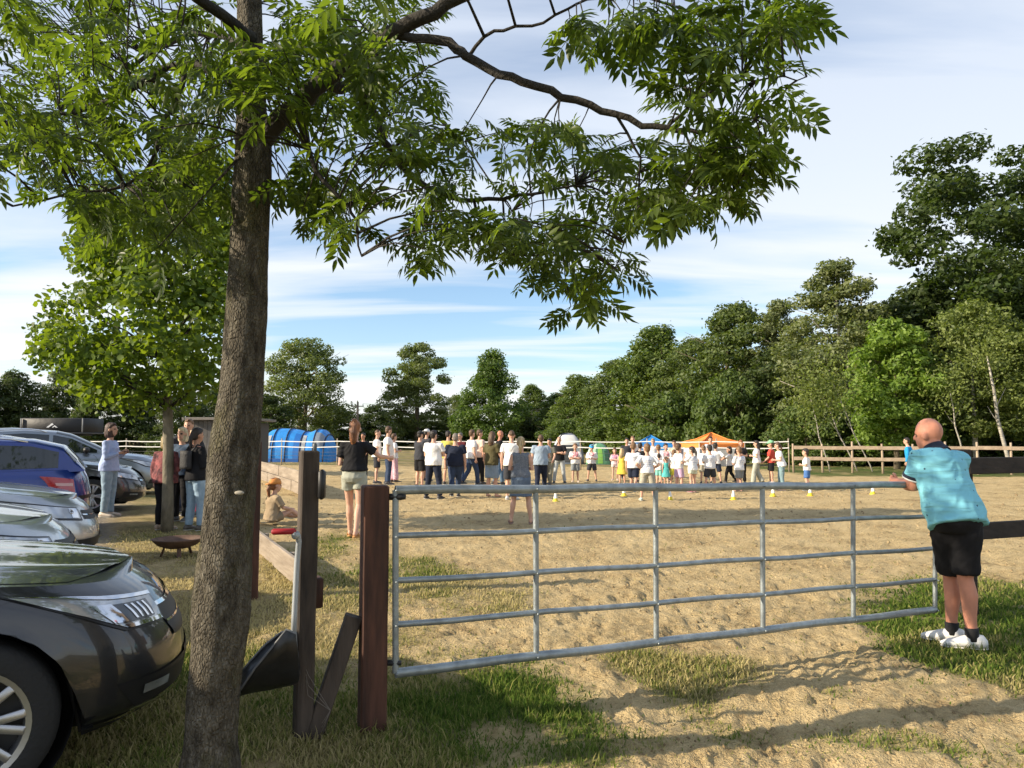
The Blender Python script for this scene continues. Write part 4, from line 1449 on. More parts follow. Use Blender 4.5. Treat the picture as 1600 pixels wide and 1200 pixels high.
dome_tent('dome_tent', 'grey and white dome tent behind the man in the black polo', 857, 917, 678, 44, mat('tent_grey', (.16, .19, .24), .6, bump=.5, bscale=3),
          [('roof_panel', 200, 330, 38, 70, mat('tent_white', (.62, .62, .60), .6)), ('roof_panel', 20, 160, 38, 80, mat('tent_white', (.62, .62, .60), .6)), ('door', 235, 290, 3, 38, mat('tent_mesh', (.05, .055, .06), .7)), ('window', 300, 340, 8, 36, mat('tent_window', (.36, .37, .37), .5))])
dome_tent('small_tent', 'small green tent right of the grey dome tent', 912, 958, 693, 42.5, mat('tent_green', (.10, .26, .14), .6, var=.25, vscale=2, bump=.4, bscale=3),
          [('roof_panel', 185, 250, 5, 75, mat('tent_mint', (.40, .58, .42), .6)), ('door', 262, 285, 3, 50, mat('tent_lime', (.22, .46, .08), .6)), ('window', 295, 330, 10, 40, mat('tent_dark_green', (.03, .10, .06), .6))])


def pavilion(name, label, u0, u1, v_eave, v_top, Y, roof, wall, win, dz=3.0, yaw=0.0):
    x0, x1 = at(u0, 700, Y).x, at(u1, 700, Y).x
    he, ht = at(u0, v_eave, Y).z, at(u0, v_top, Y).z
    t = thing(name, label, 'tent', ((x0 + x1) / 2, Y, .02), yaw)
    w = (x1 - x0) / 2; dpt = dz / 2
    cs = [(-w, -dpt), (w, -dpt), (w, dpt), (-w, dpt)]
    for i in range(4):
        a, b = cs[i], cs[(i + 1) % 4]

        def sl(f, g):
            x = a[0] + (b[0] - a[0]) * f; y = a[1] + (b[1] - a[1]) * f
            z = he + (ht - he) * g - .10 * math.sin(PI * g) - .06 * math.sin(PI * f) * (1 - g)
            return Vector((x * (1 - g), y * (1 - g), z))
        MB().grid(sl, [k / 8 for k in range(9)], [k / 8 * .995 for k in range(9)]).build('roof_panel', roof, t)

        def val(f, g):
            k = 1.02
            return Vector(((a[0] + (b[0] - a[0]) * f) * k, (a[1] + (b[1] - a[1]) * f) * k, he - .22 * g - .06 * math.sin(PI * f) + .01))
        MB().grid(val, [k / 8 for k in range(9)], [0, .5, 1]).build('valance', roof, t)

        def wl_(f, g):
            sag = .05 * math.sin(f * 9) * (1 - g)
            n = Vector((b[1] - a[1], -(b[0] - a[0]), 0)).normalized()
            return Vector((a[0] + (b[0] - a[0]) * f, a[1] + (b[1] - a[1]) * f, (he - .05) * g)) + n * sag
        MB().grid(wl_, [k / 12 for k in range(13)], [k / 4 for k in range(5)]).build('wall', wall, t)
        MB().grid(lambda f, g: wl_(f, g) + Vector((b[1] - a[1], -(b[0] - a[0]), 0)).normalized() * .02, [.22 + .56 * k / 6 for k in range(7)], [.40 + .45 * k / 4 for k in range(5)]).build('window', win, t)
        mb = MB(); mb.tube([Vector((a[0], a[1], 0)), Vector((a[0], a[1], he))], .035, 6); mb.build('leg', mat('tent_frame', (.45, .45, .45), .5), t)
        mb = MB(); mb.tube([Vector((a[0], a[1], he + .02)), Vector((a[0] * .5, a[1] * .5, (he + ht) / 2 - .07)), Vector((0, 0, ht + .02))], .03, 5); mb.build('roof_seam', roof, t)


ORANGE = mat('tent_orange', (.78, .24, .05), .6, bump=.3, bscale=3)
pavilion('pavilion_tent', 'orange roofed pavilion tent with grey walls behind the children', 1075, 1148, 693, 677, 40.5, ORANGE, mat('pavilion_wall', (.46, .46, .47), .6, bump=.4, bscale=3), mat('pavilion_window', (.60, .59, .58), .5), 2.6, R(10))
pavilion('pavilion_tent', 'blue roofed pavilion tent with white walls behind the boys', 984, 1050, 696, 681, 42.5, mat('tent_blue_roof', (.02, .20, .50), .6, bump=.3, bscale=3), mat('pavilion_white', (.66, .68, .70), .6), mat('pavilion_window2', (.50, .58, .66), .5), 3.0, R(-8))


# ------------------------------------------------------------------ cones, fire bowl, far things
def cone(u, v, label, tilt=0):
    p = gnd(u, v)
    t = thing('marker_cone', label, 'cone', (p.x, p.y, hz(p.x, p.y) - .005), 0, 'white and yellow marker cones in a line')
    t.scale = (.82, .82, .86)
    MB().lathe([(.105, 0), (.11, .012), (.075, .03), (.066, .07), (.058, .10)], n=18).build('base', mat('cone_yellow', (.72, .55, .03), .5), t)
    MB().lathe([(.058, .10), (.040, .19), (.022, .275), (.018, .29), (.001, .292)], n=18).build('top', mat('cone_white', (.76, .76, .74), .5), t)


for u, v, l in ((868, 783, 'marker cone nearest the woman in the skirt, leftmost of the line'), (975, 775, 'marker cone by the feet of the boy beside the yellow dress'), (1047, 781, 'marker cone right of the boy with hands on hips'),
                (1146, 781, 'marker cone in front of the stretching girl'), (1208, 776, 'marker cone in front of the boy in red tee'), (1266, 775, 'marker cone at the feet of the boy in blue shorts'), (1364, 772, 'marker cone farthest to the right, standing alone')):
    cone(u, v, l)


def fire_bowl():
    p = gnd(277, 868)
    t = thing('fire_bowl', 'rusty round fire bowl on short legs beside the ash trunk', 'fire bowl', (p.x, p.y, hz(p.x, p.y)))
    rust = mat('rusted_steel', (.075, .042, .028), .75, vscale=9, col2=(.15, .085, .055), bump=.3)
    MB().lathe([(.02, .10), (.14, .115), (.24, .155), (.30, .215), (.315, .235), (.305, .237), (.285, .215), (.22, .165), (.12, .13), (.01, .12)], n=36).build('bowl', rust, t)
    for a in (R(-60), R(60), R(180)):
        mb = MB(); mb.beam(Vector((.16 * math.cos(a), .16 * math.sin(a), .14)), Vector((.22 * math.cos(a), .22 * math.sin(a), -.02)), .05, .012, bev=.002); mb.build('leg', rust, t, smooth=False)


fire_bowl()


def shed():
    Y = 27
    a, b = at(296, 700, Y).x, at(378, 700, Y).x
    h = at(300, 657, Y).z
    t = thing('shed', 'low grey timber shed with flat roof behind the group by the cars', 'shed', ((a + b) / 2, Y + 1.5, 0))
    w = b - a
    wood = mat('shed_boards', (.11, .105, .10), .85, var=.25, vscale=3, bump=.4)
    n = 12
    for i in range(n):
        for yy in (-1.5,):
            mb = MB(); mb.box((-w / 2 + w * (i + .5) / n, yy, h / 2), (w / n - .012, .03, h), None, .004); mb.build('board', wood, t, smooth=False)
    mb = MB(); mb.box((0, .03, h / 2 - .02), (w - .05, 2.98, h - .06), None, .01); mb.build('wall', mat('shed_wall', (.08, .075, .07), .9), t, smooth=False)
    mb = MB(); mb.box((0, 0, h + .06), (w + .4, 3.5, .10), None, .01); mb.build('roof', mat('shed_roof', (.19, .17, .15), .8), t, smooth=False)


shed()


def far_building():
    Y = 170
    a = at(600, 668, Y)
    t = thing('white_hall', 'pale distant hall seen between the willows', 'building', (a.x, Y, 0))
    h = at(600, 655, Y).z
    mb = MB(); mb.box((0, 6, h * .47), (9.5, 12, h * .94), None, .05); mb.build('wall', mat('hall_wall', (.52, .56, .60), .7), t, smooth=False)
    mb = MB()
    mb.loft([[Vector((-5, y, h * .94)), Vector((5, y, h * .94)), Vector((0, y, h * 1.12))] for y in (-.2, 12.2)]); mb.build('roof', mat('hall_roof', (.36, .40, .44), .6), t, smooth=False)
    for i in range(5):
        mb = MB(); mb.box((-3.6 + 1.8 * i, -.02, h * .55), (1.1, .06, h * .3), None, .01); mb.build('window', mat('hall_window', (.10, .13, .16), .2), t, smooth=False)
    Y = 85
    p = at(558, 700, Y); top = at(558, 628, Y)
    t = thing('utility_pole', 'thin wooden utility pole with wires between the two willows', 'pole', (p.x, Y, 0))
    mb = MB(); mb.tube([(0, 0, 0), (0, 0, top.z * .6), (0, 0, top.z)], [.16, .14, .11], 8); mb.build('pole', mat('pole_wood', (.16, .13, .10), .9), t)
    mb = MB(); mb.beam((-.7, 0, top.z - .5), (.7, 0, top.z - .5), .1, .1); mb.build('crossarm', MATS['pole_wood'], t, smooth=False)
    for s in (-1, 1):
        mb = MB(); mb.tube([(.6 * s, 0, top.z - .45), (.6 * s, 0, top.z - .2)], .05, 6); mb.build('insulator', mat('insulator_white', (.6, .6, .6), .4), t)
        e = at(-60 if s < 0 else 960, 652 if s < 0 else 642, Y - 12 if s < 0 else Y + 6) - Vector((p.x, Y, 0))
        pts = []
        for k in range(21):
            f = k / 20
            q = Vector((.6 * s, 0, top.z - .2)).lerp(e, f); q.z -= 1.1 * 4 * f * (1 - f) * .35
            pts.append(q)
        mb = MB(); mb.tube(pts, .018, 4); mb.build('wire', mat('line_wire', (.25, .25, .25), .5), t)


far_building()
# ================================================================== cars
GLASS = mat('car_glass', (.012, .016, .017), .03, spec=.9)
BLKP = mat('black_trim', (.012, .012, .013), .55)
GAP = mat('panel_gap', (.004, .004, .004), .9)
TYRE = mat('tyre_rubber', (.018, .018, .018), .85, bump=.3, bscale=60)
ALLOY = mat('alloy_rim', (.42, .42, .43), .32, .8, var=.1)
CHROME = mat('chrome', (.75, .76, .78), .08, 1.0)
LENS = mat('lamp_lens', (.62, .64, .66), .05, .55, vscale=6, col2=(.34, .35, .36), spec=.9, detail=1)
REDL = mat('tail_lamp', (.36, .006, .012), .08, spec=.8, coat=.6)
PLATE = mat('number_plate', (.70, .70, .68), .5)


def paint(name, c, metal=.5):
    return mat('paint_' + name, c, .33, metal, coat=1.0, var=.03, vscale=40)


class Car:
    def __init__(s, L, W, H, roof, shoulder, xf, xr, wr=.33, zs=.22, rake=.30, af=.95, ar=.6, crown=.05):
        s.L, s.W, s.H, s.roof, s.sh, s.xf, s.xr, s.wr, s.zs, s.rake, s.af, s.ar, s.crown = L, W, H, roof, shoulder, xf, xr, wr, zs, rake, af, ar, crown
        s.rx = [p[0] for p in sorted(roof)]; s.rzv = [p[1] for p in sorted(roof)]
        s.hx = [p[0] for p in sorted(shoulder)]; s.hz_ = [p[1] for p in sorted(shoulder)]

    def zsh(s, x): return float(np.interp(x, s.hx, s.hz_))

    def zr(s, x): return float(np.interp(x, s.rx, s.rzv))

    def surf(s, u, zn, off=0.0):
        """u: 0 front centre .. .3 front corner .. .75 rear corner .. 1 rear centre (right-hand side, y<0)"""
        nose = s.L / 2 - float(np.interp(zn, [0, .12, .35, .6, .8, .92, 1], [.16, .02, 0, .03, .10, s.rake * .62, s.rake]))
        tail = -s.L / 2 + float(np.interp(zn, [0, .15, .5, .8, 1], [.10, 0, 0, .05, .12]))
        hw = s.W / 2 * float(np.interp(zn, [0, .12, .3, .55, .75, .9, 1], [.91, .965, .99, 1, .985, .955, .90]))
        n = 2.6
        if u < .3:
            th = u / .3 * PI / 2
            y = hw * max(0, math.sin(th)) ** (2 / n); x = nose - s.af + s.af * max(0, math.cos(th)) ** (2 / n)
        elif u <= .75:
            f = (u - .3) / .45
            x = (nose - s.af) * (1 - f) + (tail + s.ar) * f; y = hw
        else:
            th = (1 - u) / .25 * PI / 2; n = 3.2
            y = hw * max(0, math.sin(th)) ** (2 / n); x = tail + s.ar - s.ar * max(0, math.cos(th)) ** (2 / n)
        zt = s.zsh(x)
        z = s.zs + zn * (zt - s.zs)
        for xa in (s.xf, s.xr):
            dx = abs(x - xa); ra = s.wr + .055
            if dx < ra and .2 < u < .85:
                za = s.wr + math.sqrt(ra * ra - dx * dx)
                if z < za: z = min(za, zt - .02)
            elif dx < ra + .03 and .2 < u < .85 and zn < .5:
                y += .006
        p = Vector((x, -y, z))
        if off:
            e = 1e-3
            a = s.surf(min(1, u + e), zn) - s.surf(max(0, u - e), zn)
            b = s.surf(u, min(1, zn + 2e-3)) - s.surf(u, max(0, zn - 2e-3))
            nn = a.cross(b)
            if nn.length > 1e-12:
                nn.normalize()
                if nn.dot(Vector((x * .3, -y, 0))) < 0: nn = -nn
                p = p + nn * off
        return p

    def top(s, x, k, off=0.0):
        # half width of the shoulder at this x
        lo, hi = 0.0, 1.0
        for _ in range(26):
            m = (lo + hi) / 2
            if s.surf(m, 1).x > x: lo = m
            else: hi = m
        q = s.surf((lo + hi) / 2, 1)
        return Vector((x, q.y * k, s.zsh(x) + s.crown * (1 - k * k) * (1 - .0 * k) + off))

    def cab(s, x, q, off=0.0, right=True):
        zb = s.zsh(x) - .03; zr = max(s.zr(x), zb + .001)
        xm = (s.rx[0] + s.rx[-1]) / 2; hl = (s.rx[-1] - s.rx[0]) / 2
        wb = s.W / 2 * .885 * (1 - .13 * abs((x - xm) / hl) ** 3)
        tk = .30
        rr = min(.10, (zr - zb) * .5)
        if q < .6:
            z = zb + (zr - rr - zb) * q / .6
            y = wb - tk * (z - zb)
            d = Vector((0, 1, tk)).normalized() * off
            y += d.y; z += d.z
        else:
            f = (q - .6) / .4
            z1 = zr - rr; y1 = wb - tk * (z1 - zb)
            th = f * PI / 2
            y = y1 * math.cos(th) ** .62 if f < 1 else 0
            z = z1 + rr * math.sin(th) ** .8 + off
        return Vector((x, -y if right else y, z))


def mirror_y(mb):
    n = len(mb.v)
    mb.v += [(x, -y, z) for x, y, z in mb.v[:n]]
    mb.f += [tuple(i + n for i in reversed(f)) for f in mb.f[:]]
    mb.m += mb.m[:]
    return mb


def wheel(t, x, y, r, spokes, side, tw=.205):
    w = MB()
    prof = [(r * .66, -tw / 2 + .01), (r * .72, -tw / 2), (r * .93, -tw / 2 + .01), (r * .985, -tw / 2 + .03), (r, -tw * .2), (r, tw * .2), (r * .985, tw / 2 - .03), (r * .93, tw / 2 - .01), (r * .72, tw / 2), (r * .66, tw / 2 - .01)]
    w.lathe(prof, n=40, axis='y')
    wo = w.build('wheel', TYRE, t, sharp=50)
    wo.location = (x, y, r)
    m = MB()
    ys = -1 if side < 0 else 1
    m.lathe([(r * .66, ys * tw * .44), (r * .70, ys * tw * .49), (r * .63, ys * tw * .46), (r * .60, ys * tw * .30), (r * .60, -ys * tw * .4)], n=40, axis='y')
    m.lathe([(.001, ys * tw * .40), (r * .17, ys * tw * .39), (r * .19, ys * tw * .30)], n=20, axis='y')
    for k in range(spokes):
        a = 2 * PI * k / spokes
        for da, w0, w1 in ((-.10, .05, .034), (.10, .05, .034)):
            e = Vector((math.cos(a + da * .2), 0, math.sin(a + da * .2))) * r * .14 + Vector((0, ys * tw * .37, 0))
            f = Vector((math.cos(a + da * 1.7), 0, math.sin(a + da * 1.7))) * r * .64 + Vector((0, ys * tw * .43, 0))
            m.beam(e, f, r * .105, .022, up=(0, 1, 0), bev=.005)
    m.build('rim', ALLOY, wo, sharp=40)
    d = MB(); d.lathe([(.001, ys * tw * .05), (r * .60, ys * tw * .05)], n=24, axis='y'); d.build('brake_disc', mat('brake_dark', (.03, .03, .03), .6), wo)


def make_car(name, label, car, pm, nose_uY=None, loc=None, yaw=R(27), rev=False, lamp=None, rails=False, spokes=5, side_glass=(), tail_lamp=None, fog=True, mirror=None, front=True, both=True):
    c = car
    t = thing(name, label, 'car', loc, yaw + (PI if rev else 0), 'cars parked in a row at the left')
    us = [.3 * k / 22 for k in range(22)] + [.3 + .45 * k / 110 for k in range(110)] + [.75 + .25 * k / 18 for k in range(19)]
    zn = [0, .03, .08, .14, .22, .32, .42, .52, .62, .72, .80, .87, .93, .97, 1.0]
    b = MB()
    b.grid(lambda u, z: c.surf(u, z), us, zn)
    # top deck from the rim to the centre line
    b.grid(lambda u, k: Vector((c.surf(u, 1).x, c.surf(u, 1).y * k, c.surf(u, 1).z + c.crown * (1 - k * k))), us, [1, .985, .96, .92, .85, .7, .5, .25, 0])
    # cabin shell
    xs = list(np.linspace(c.rx[0] + .01, c.rx[-1] - .01, 60))
    b.grid(lambda x, q: c.cab(x, q), xs, [0, .15, .3, .45, .6, .66, .72, .80, .9, 1.0])
    b.grid(lambda k, q: c.cab(c.rx[0] + .01, q) * k + Vector((c.rx[0] + .01, 0, c.zsh(c.rx[0]))) * (1 - k), [0, 1], [0, .3, .6, .72, .9, 1.0])
    mirror_y(b)
    body = b.build('body', pm, t, sharp=42)
    # underbody and wheel housings
    ub = MB()
    ub.box((0, 0, (c.zs + .5) / 2 + .02), (c.L * .86, c.W * .62, .5 - c.zs + .14), None, .05)
    ub.build('underbody', GAP, t)
    for xa in (c.xf, c.xr):
        rr = c.wr + .05
        for sd in (-1, 1):
            wh = MB(); wh.lathe([(rr, sd * (c.W / 2 - .05)), (rr, sd * (c.W / 2 - .34)), (.02, sd * (c.W / 2 - .35))], (xa, 0, c.wr), 28, 'y')
            wh.build('wheel_housing', GAP, t)
        for sd in (-1, 1):
            wheel(t, xa, sd * (c.W / 2 - .115), c.wr, spokes, sd)

    def patch(nm, corners, m, off, nu=12, nv=6, sides=(-1,), parent=t):
        """corners (u,zn): start-low, end-low, end-high, start-high"""
        for sd in sides:
            mb = MB()

            def fn(f, g):
                (u0, z0), (u1, z1), (u2, z2), (u3, z3) = corners
                u = (u0 * (1 - f) + u1 * f) * (1 - g) + (u3 * (1 - f) + u2 * f) * g
                z = (z0 * (1 - f) + z1 * f) * (1 - g) + (z3 * (1 - f) + z2 * f) * g
                p = c.surf(u, z, off)
                return p if sd < 0 else Vector((p.x, -p.y, p.z))
            mb.grid(fn, [k / nu for k in range(nu + 1)], [k / nv for k in range(nv + 1)])
            o = mb.build(nm, m, parent)
        return o
    SD = (-1, 1)
    if front:
        # bonnet: a panel of its own with an open joint round it
        x1 = c.L / 2 - c.rake - .02; x0 = c.rx[-1] - .06
        X = [x0 + (x1 - x0) * k / 24 for k in range(25)]
        KK = [-.95, -.92, -.86, -.78, -.7, -.62, -.54, -.45, -.3, -.1, .1, .3, .45, .54, .62, .7, .78, .86, .92, .95]

        def bon(x, k, off, grow=0):
            kk = k * (1 + grow)
            f = (x - x0) / (x1 - x0)
            xx = x - .30 * abs(k) ** 2.6 * f ** 2 + grow * .4
            p = c.top(xx, kk)
            ridge = .012 * math.exp(-((abs(k) - .62) / .10) ** 2)
            return p + Vector((0, 0, off + ridge))
        MB().grid(lambda x, k: bon(x, k, .0010, .0035), X, KK).build('bonnet_joint', GAP, t)
        bo = MB().grid(lambda x, k: bon(x, k, .0025), X, KK).build('bonnet', pm, t)
        # cowl with wipers
        cw = MB(); cw.grid(lambda x, k: c.top(x, k) + Vector((0, 0, .008)), [x0 - .20, x0 - .12, x0 - .01], [-.84, -.5, 0, .5, .84]); cw.build('cowl', BLKP, t)
        for yy in (-.32, .35):
            wi = MB(); p = c.top(x0 - .05, yy) + Vector((0, 0, .03)); wi.tube([p, p + Vector((-.10, .25, .05)), p + Vector((-.16, .55, .06))], [.012, .009, .005], 6); wi.build('wiper', BLKP, t)
        if lamp and lamp is not LAMP_MPV:
            for sd in SD:
                for uu, zz, rr in ((.158, .80, .026),):
                    q = c.surf(uu, zz, .004); e = c.surf(uu, zz, .05) - q; e.normalize()
                    if sd > 0: q.y, e.y = -q.y, -e.y
                    pr = MB(); pr.mat(0).ell(q, (rr * .72, rr * .72, rr * .72), None, 16, 10)
                    a_ = e.orthogonal().normalized(); b_ = e.cross(a_)
                    pr.mat(1).tube([q + e * .014 + (a_ * math.cos(k * PI / 10) + b_ * math.sin(k * PI / 10)) * rr for k in range(21)], rr * .13, 6, False)
                    pr.build('projector', [mat('projector_glass', (.05, .055, .06), .04, spec=.9), CHROME], t)
        for nm, cor, m, off in lamp or ():
            for sd in SD: patch(nm, cor, m, off, 14, 7, (sd,))
    # side windows
    for nm, xa, xb in side_glass:
        for sd in SD:
            mb = MB(); xs2 = list(np.linspace(xa, xb, 16))

            def fn(x, g):
                zb = c.zsh(x) + .035; zt = max(zb + .004, c.zr(x) - .115)
                z = zb + (zt - zb) * g
                zb0 = c.zsh(x) - .03; rr = min(.10, (c.zr(x) - zb0) * .5)
                q = .6 * (z - zb0) / max(.01, c.zr(x) - rr - zb0)
                return c.cab(x, min(.6, max(0, q)), .006, sd < 0)
            mb.grid(fn, xs2, [0, .25, .5, .75, 1]); mb.build(nm, GLASS, t)
    # windscreen and rear window
    def screen(nm, xa, xb):
        mb = MB()
        for sd in (True, False):
            mb.grid(lambda x, q: c.cab(x, q, .006, sd), list(np.linspace(xa, xb, 14)), [.66, .72, .80, .9, 1.0])
        mb.build(nm, GLASS, t)
    screen('windscreen', c.rx[-1] - .08, [x for x in c.rx if c.zr(x) > c.H - .10][-1] + .04)
    screen('rear_window', [x for x in c.rx if c.zr(x) > c.H - .16][0] - .04, c.rx[0] + .12)
    # door joints, sills and handles
    xs_s = c.surf(.3, .5).x; xe_s = c.surf(.75, .5).x
    fu = lambda x: .3 + .45 * (xs_s - x) / (xs_s - xe_s)
    dj = [c.xf - .52, c.xf - 1.60, c.xr + .22]
    for xj in dj:
        patch('door_joint', [(fu(xj), .10), (fu(xj - .008), .10), (fu(xj - .008), .985), (fu(xj), .985)], GAP, .0025, 1, 12, SD)
    for xj in dj[1:]:
        p = c.surf(fu(xj + .18), .80, .02)
        for sd in SD:
            q = Vector((p.x, p.y if sd < 0 else -p.y, p.z))
            mb = MB(); mb.tube([q + Vector((-.09, 0, 0)), q + Vector((-.05, -.012 * -sd * -1, .004)), q + Vector((.05, 0, .004)), q + Vector((.09, 0, 0))], [.008, .013, .013, .008], 8); mb.build('door_handle', pm, t)
    patch('sill', [(.34, 0), (.72, 0), (.72, .10), (.34, .10)], BLKP, .004, 40, 2, SD)
    # mirrors
    xm = c.rx[-1] - .62
    p = c.cab(xm, .12)
    for sd in SD:
        y = p.y - .12 if sd < 0 else -p.y + .12
        mb = MB(); mb.ell((xm, y, p.z + .08), (.075, .12, .075), None, 14, 10); mb.tube([(xm, y * .88, p.z + .02), (xm, y, p.z + .06)], .03, 8); mb.build('mirror', mirror or pm, t)
    if rails:
        for sd in (True, False):
            xr0 = [x for x in c.rx if c.zr(x) > c.H - .12]
            pts = [c.cab(x, .70, .0, sd) + Vector((0, 0, o)) for x, o in zip(np.linspace(xr0[-1] - .15, xr0[0] + .05, 9), (.0, .035, .045, .045, .045, .045, .045, .035, .0))]
            mb = MB(); mb.tube(pts, .016, 8); mb.build('roof_rail', CHROME if rails == 'chrome' else BLKP, t)
    if tail_lamp:
        for nm, cor, m, off in tail_lamp:
            patch(nm, cor, m, off, 10, 6, SD)
    return t


# ---- body shapes (x from the middle of the car, z)
MPV = Car(4.38, 1.83, 1.62, [(1.20, .92), (.90, 1.12), (.45, 1.50), (.15, 1.58), (-.35, 1.62), (-1.1, 1.60), (-1.65, 1.52), (-1.95, 1.30), (-2.10, 1.02)],
          [(2.19, .775), (1.95, .815), (1.6, .86), (1.28, .895), (.6, .955), (-.8, 1.02), (-2.2, 1.04)], 1.30, -1.35, .335, .21, .27, .72, .55, .04)
HATCH = Car(4.30, 1.80, 1.52, [(1.10, .96), (.75, 1.15), (.25, 1.43), (-.05, 1.49), (-.5, 1.52), (-1.2, 1.48), (-1.62, 1.40), (-1.95, 1.14), (-2.08, .98)],
            [(2.15, .72), (1.9, .80), (1.5, .88), (1.10, .94), (.4, .96), (-.8, .98), (-2.15, 1.00)], 1.30, -1.33, .315, .20, .26, .72, .55, .05)
ESTATE = Car(4.75, 1.82, 1.50, [(1.25, .95), (.85, 1.14), (.30, 1.41), (-.05, 1.47), (-.6, 1.50), (-1.6, 1.46), (-2.0, 1.36), (-2.22, 1.10), (-2.30, .98)],
             [(2.37, .70), (2.1, .79), (1.7, .87), (1.25, .93), (.4, .95), (-.8, .97), (-2.35, 1.00)], 1.42, -1.38, .325, .19, .28, .75, .6, .05)
SUV = Car(4.95, 1.95, 1.72, [(1.30, 1.12), (.95, 1.30), (.35, 1.60), (.0, 1.68), (-.6, 1.72), (-1.4, 1.67), (-1.95, 1.52), (-2.25, 1.24), (-2.34, 1.12)],
          [(2.47, .86), (2.2, .96), (1.8, 1.04), (1.30, 1.10), (.4, 1.12), (-.8, 1.14), (-2.4, 1.16)], 1.52, -1.45, .375, .26, .28, .75, .6, .06)

DARKGREY = paint('dark_grey', (.040, .040, .042), .55)
SILVER = paint('silver', (.44, .46, .48), .75)
SILVER2 = paint('pale_silver', (.52, .54, .55), .7)
BLUE = paint('royal_blue', (.006, .030, .20), .25)
ANTH = paint('anthracite', (.055, .055, .058), .55)
GREYM = paint('steel_grey', (.22, .25, .28), .7)

LAMP_MPV = [
    ('headlight', [(.105, .70), (.185, .69), (.285, .945), (.095, .905)], mat('lamp_edge', (.02, .02, .022), .3), .006),
    ('headlight', [(.111, .715), (.182, .71), (.278, .932), (.101, .890)], LENS, .011),
    ('lamp_reflector', [(.125, .745), (.182, .74), (.205, .86), (.120, .86)], mat('lamp_reflector', (.13, .135, .14), .15, .6), .014),
    *[('lamp_bar', [(.128 + .010 * k, .755), (.132 + .010 * k, .755), (.134 + .011 * k, .85), (.130 + .011 * k, .85)], CHROME, .017) for k in range(4)],
    ('lamp_lens_bowl', [(.176, .745), (.196, .745), (.214, .865), (.184, .865)], CHROME, .016),
    ('lamp_strip', [(.100, .878), (.18, .895), (.281, .936), (.098, .900)], CHROME, .015),
    ('lamp_strip', [(.111, .710), (.178, .704), (.184, .728), (.113, .738)], CHROME, .015),
    ('fog_recess', [(.060, .16), (.185, .13), (.215, .33), (.065, .37)], BLKP, .004),
    ('fog_lamp', [(.125, .215), (.175, .215), (.175, .285), (.125, .285)], LENS, .010),
    ('chrome_lip', [(.050, .135), (.190, .110), (.193, .127), (.050, .152)], CHROME, .010),
    ('grille', [(0, .55), (.095, .56), (.110, .80), (0, .80)], BLKP, .005),
    ('chrome_bar', [(0, .80), (.110, .80), (.112, .825), (0, .825)], CHROME, .008),
    ('chrome_bar', [(0, .67), (.100, .67), (.101, .685), (0, .685)], CHROME, .008),
    ('lower_grille', [(0, .15), (.065, .15), (.065, .40), (0, .42)], BLKP, .005),
    ('splitter', [(0, .0), (.29, .0), (.29, .055), (0, .06)], BLKP, .012)]
LAMP_HATCH = [
    ('headlight', [(.125, .66), (.255, .66), (.330, .90), (.115, .88)], mat('lamp_edge', (.02, .02, .022), .3), .006),
    ('headlight', [(.133, .69), (.248, .69), (.315, .875), (.122, .86)], LENS, .012),
    ('indicator', [(.14, .70), (.165, .70), (.160, .85), (.13, .85)], CHROME, .015),
    ('grille', [(0, .68), (.11, .69), (.105, .84), (0, .84)], BLKP, .006),
    ('chrome_bar', [(0, .75), (.11, .755), (.11, .775), (0, .77)], CHROME, .010),
    ('lower_grille', [(0, .10), (.22, .10), (.20, .30), (0, .34)], BLKP, .006),
    ('chrome_lip', [(0, .05), (.26, .06), (.262, .085), (0, .075)], CHROME, .012)]
LAMP_EST = [
    ('headlight', [(.115, .68), (.245, .72), (.335, .92), (.11, .86)], mat('lamp_edge', (.02, .02, .022), .3), .006),
    ('headlight', [(.123, .70), (.238, .745), (.320, .90), (.118, .84)], LENS, .012),
    ('grille', [(0, .55), (.10, .57), (.105, .80), (0, .82)], BLKP, .006),
    ('chrome_bar', [(0, .70), (.10, .70), (.10, .735), (0, .735)], CHROME, .010),
    ('fog_recess', [(.10, .17), (.24, .17), (.23, .31), (.10, .33)], BLKP, .005),
    ('fog_lamp', [(.15, .22), (.20, .22), (.20, .27), (.15, .27)], LENS, .010)]
TAIL_BLUE = [('tail_lamp', [(.765, .64), (.845, .58), (.85, .82), (.752, .90)], REDL, .012), ('tail_lamp_glass', [(.780, .72), (.84, .70), (.843, .75), (.778, .77)], mat('lamp_pale', (.6, .35, .33), .1), .015),
             ('rear_trim', [(.86, .45), (.98, .45), (.98, .52), (.86, .52)], BLKP, .006), ('rear_bumper', [(.78, .06), (.99, .06), (.99, .22), (.78, .22)], BLKP, .006)]


def nose_loc(car, u, Y, yaw, rev=False, z=None):
    """place the car so that its front (or rear, if reversed) middle is at picture column u and distance Y"""
    x = (u - 800) / FPX * Y * CP
    d = Vector((math.cos(yaw), math.sin(yaw)))
    c = Vector((x, Y)) - d * car.L / 2
    zz = float(gz(x, Y)) if z is None else z
    return (c.x, c.y, zz - .01)


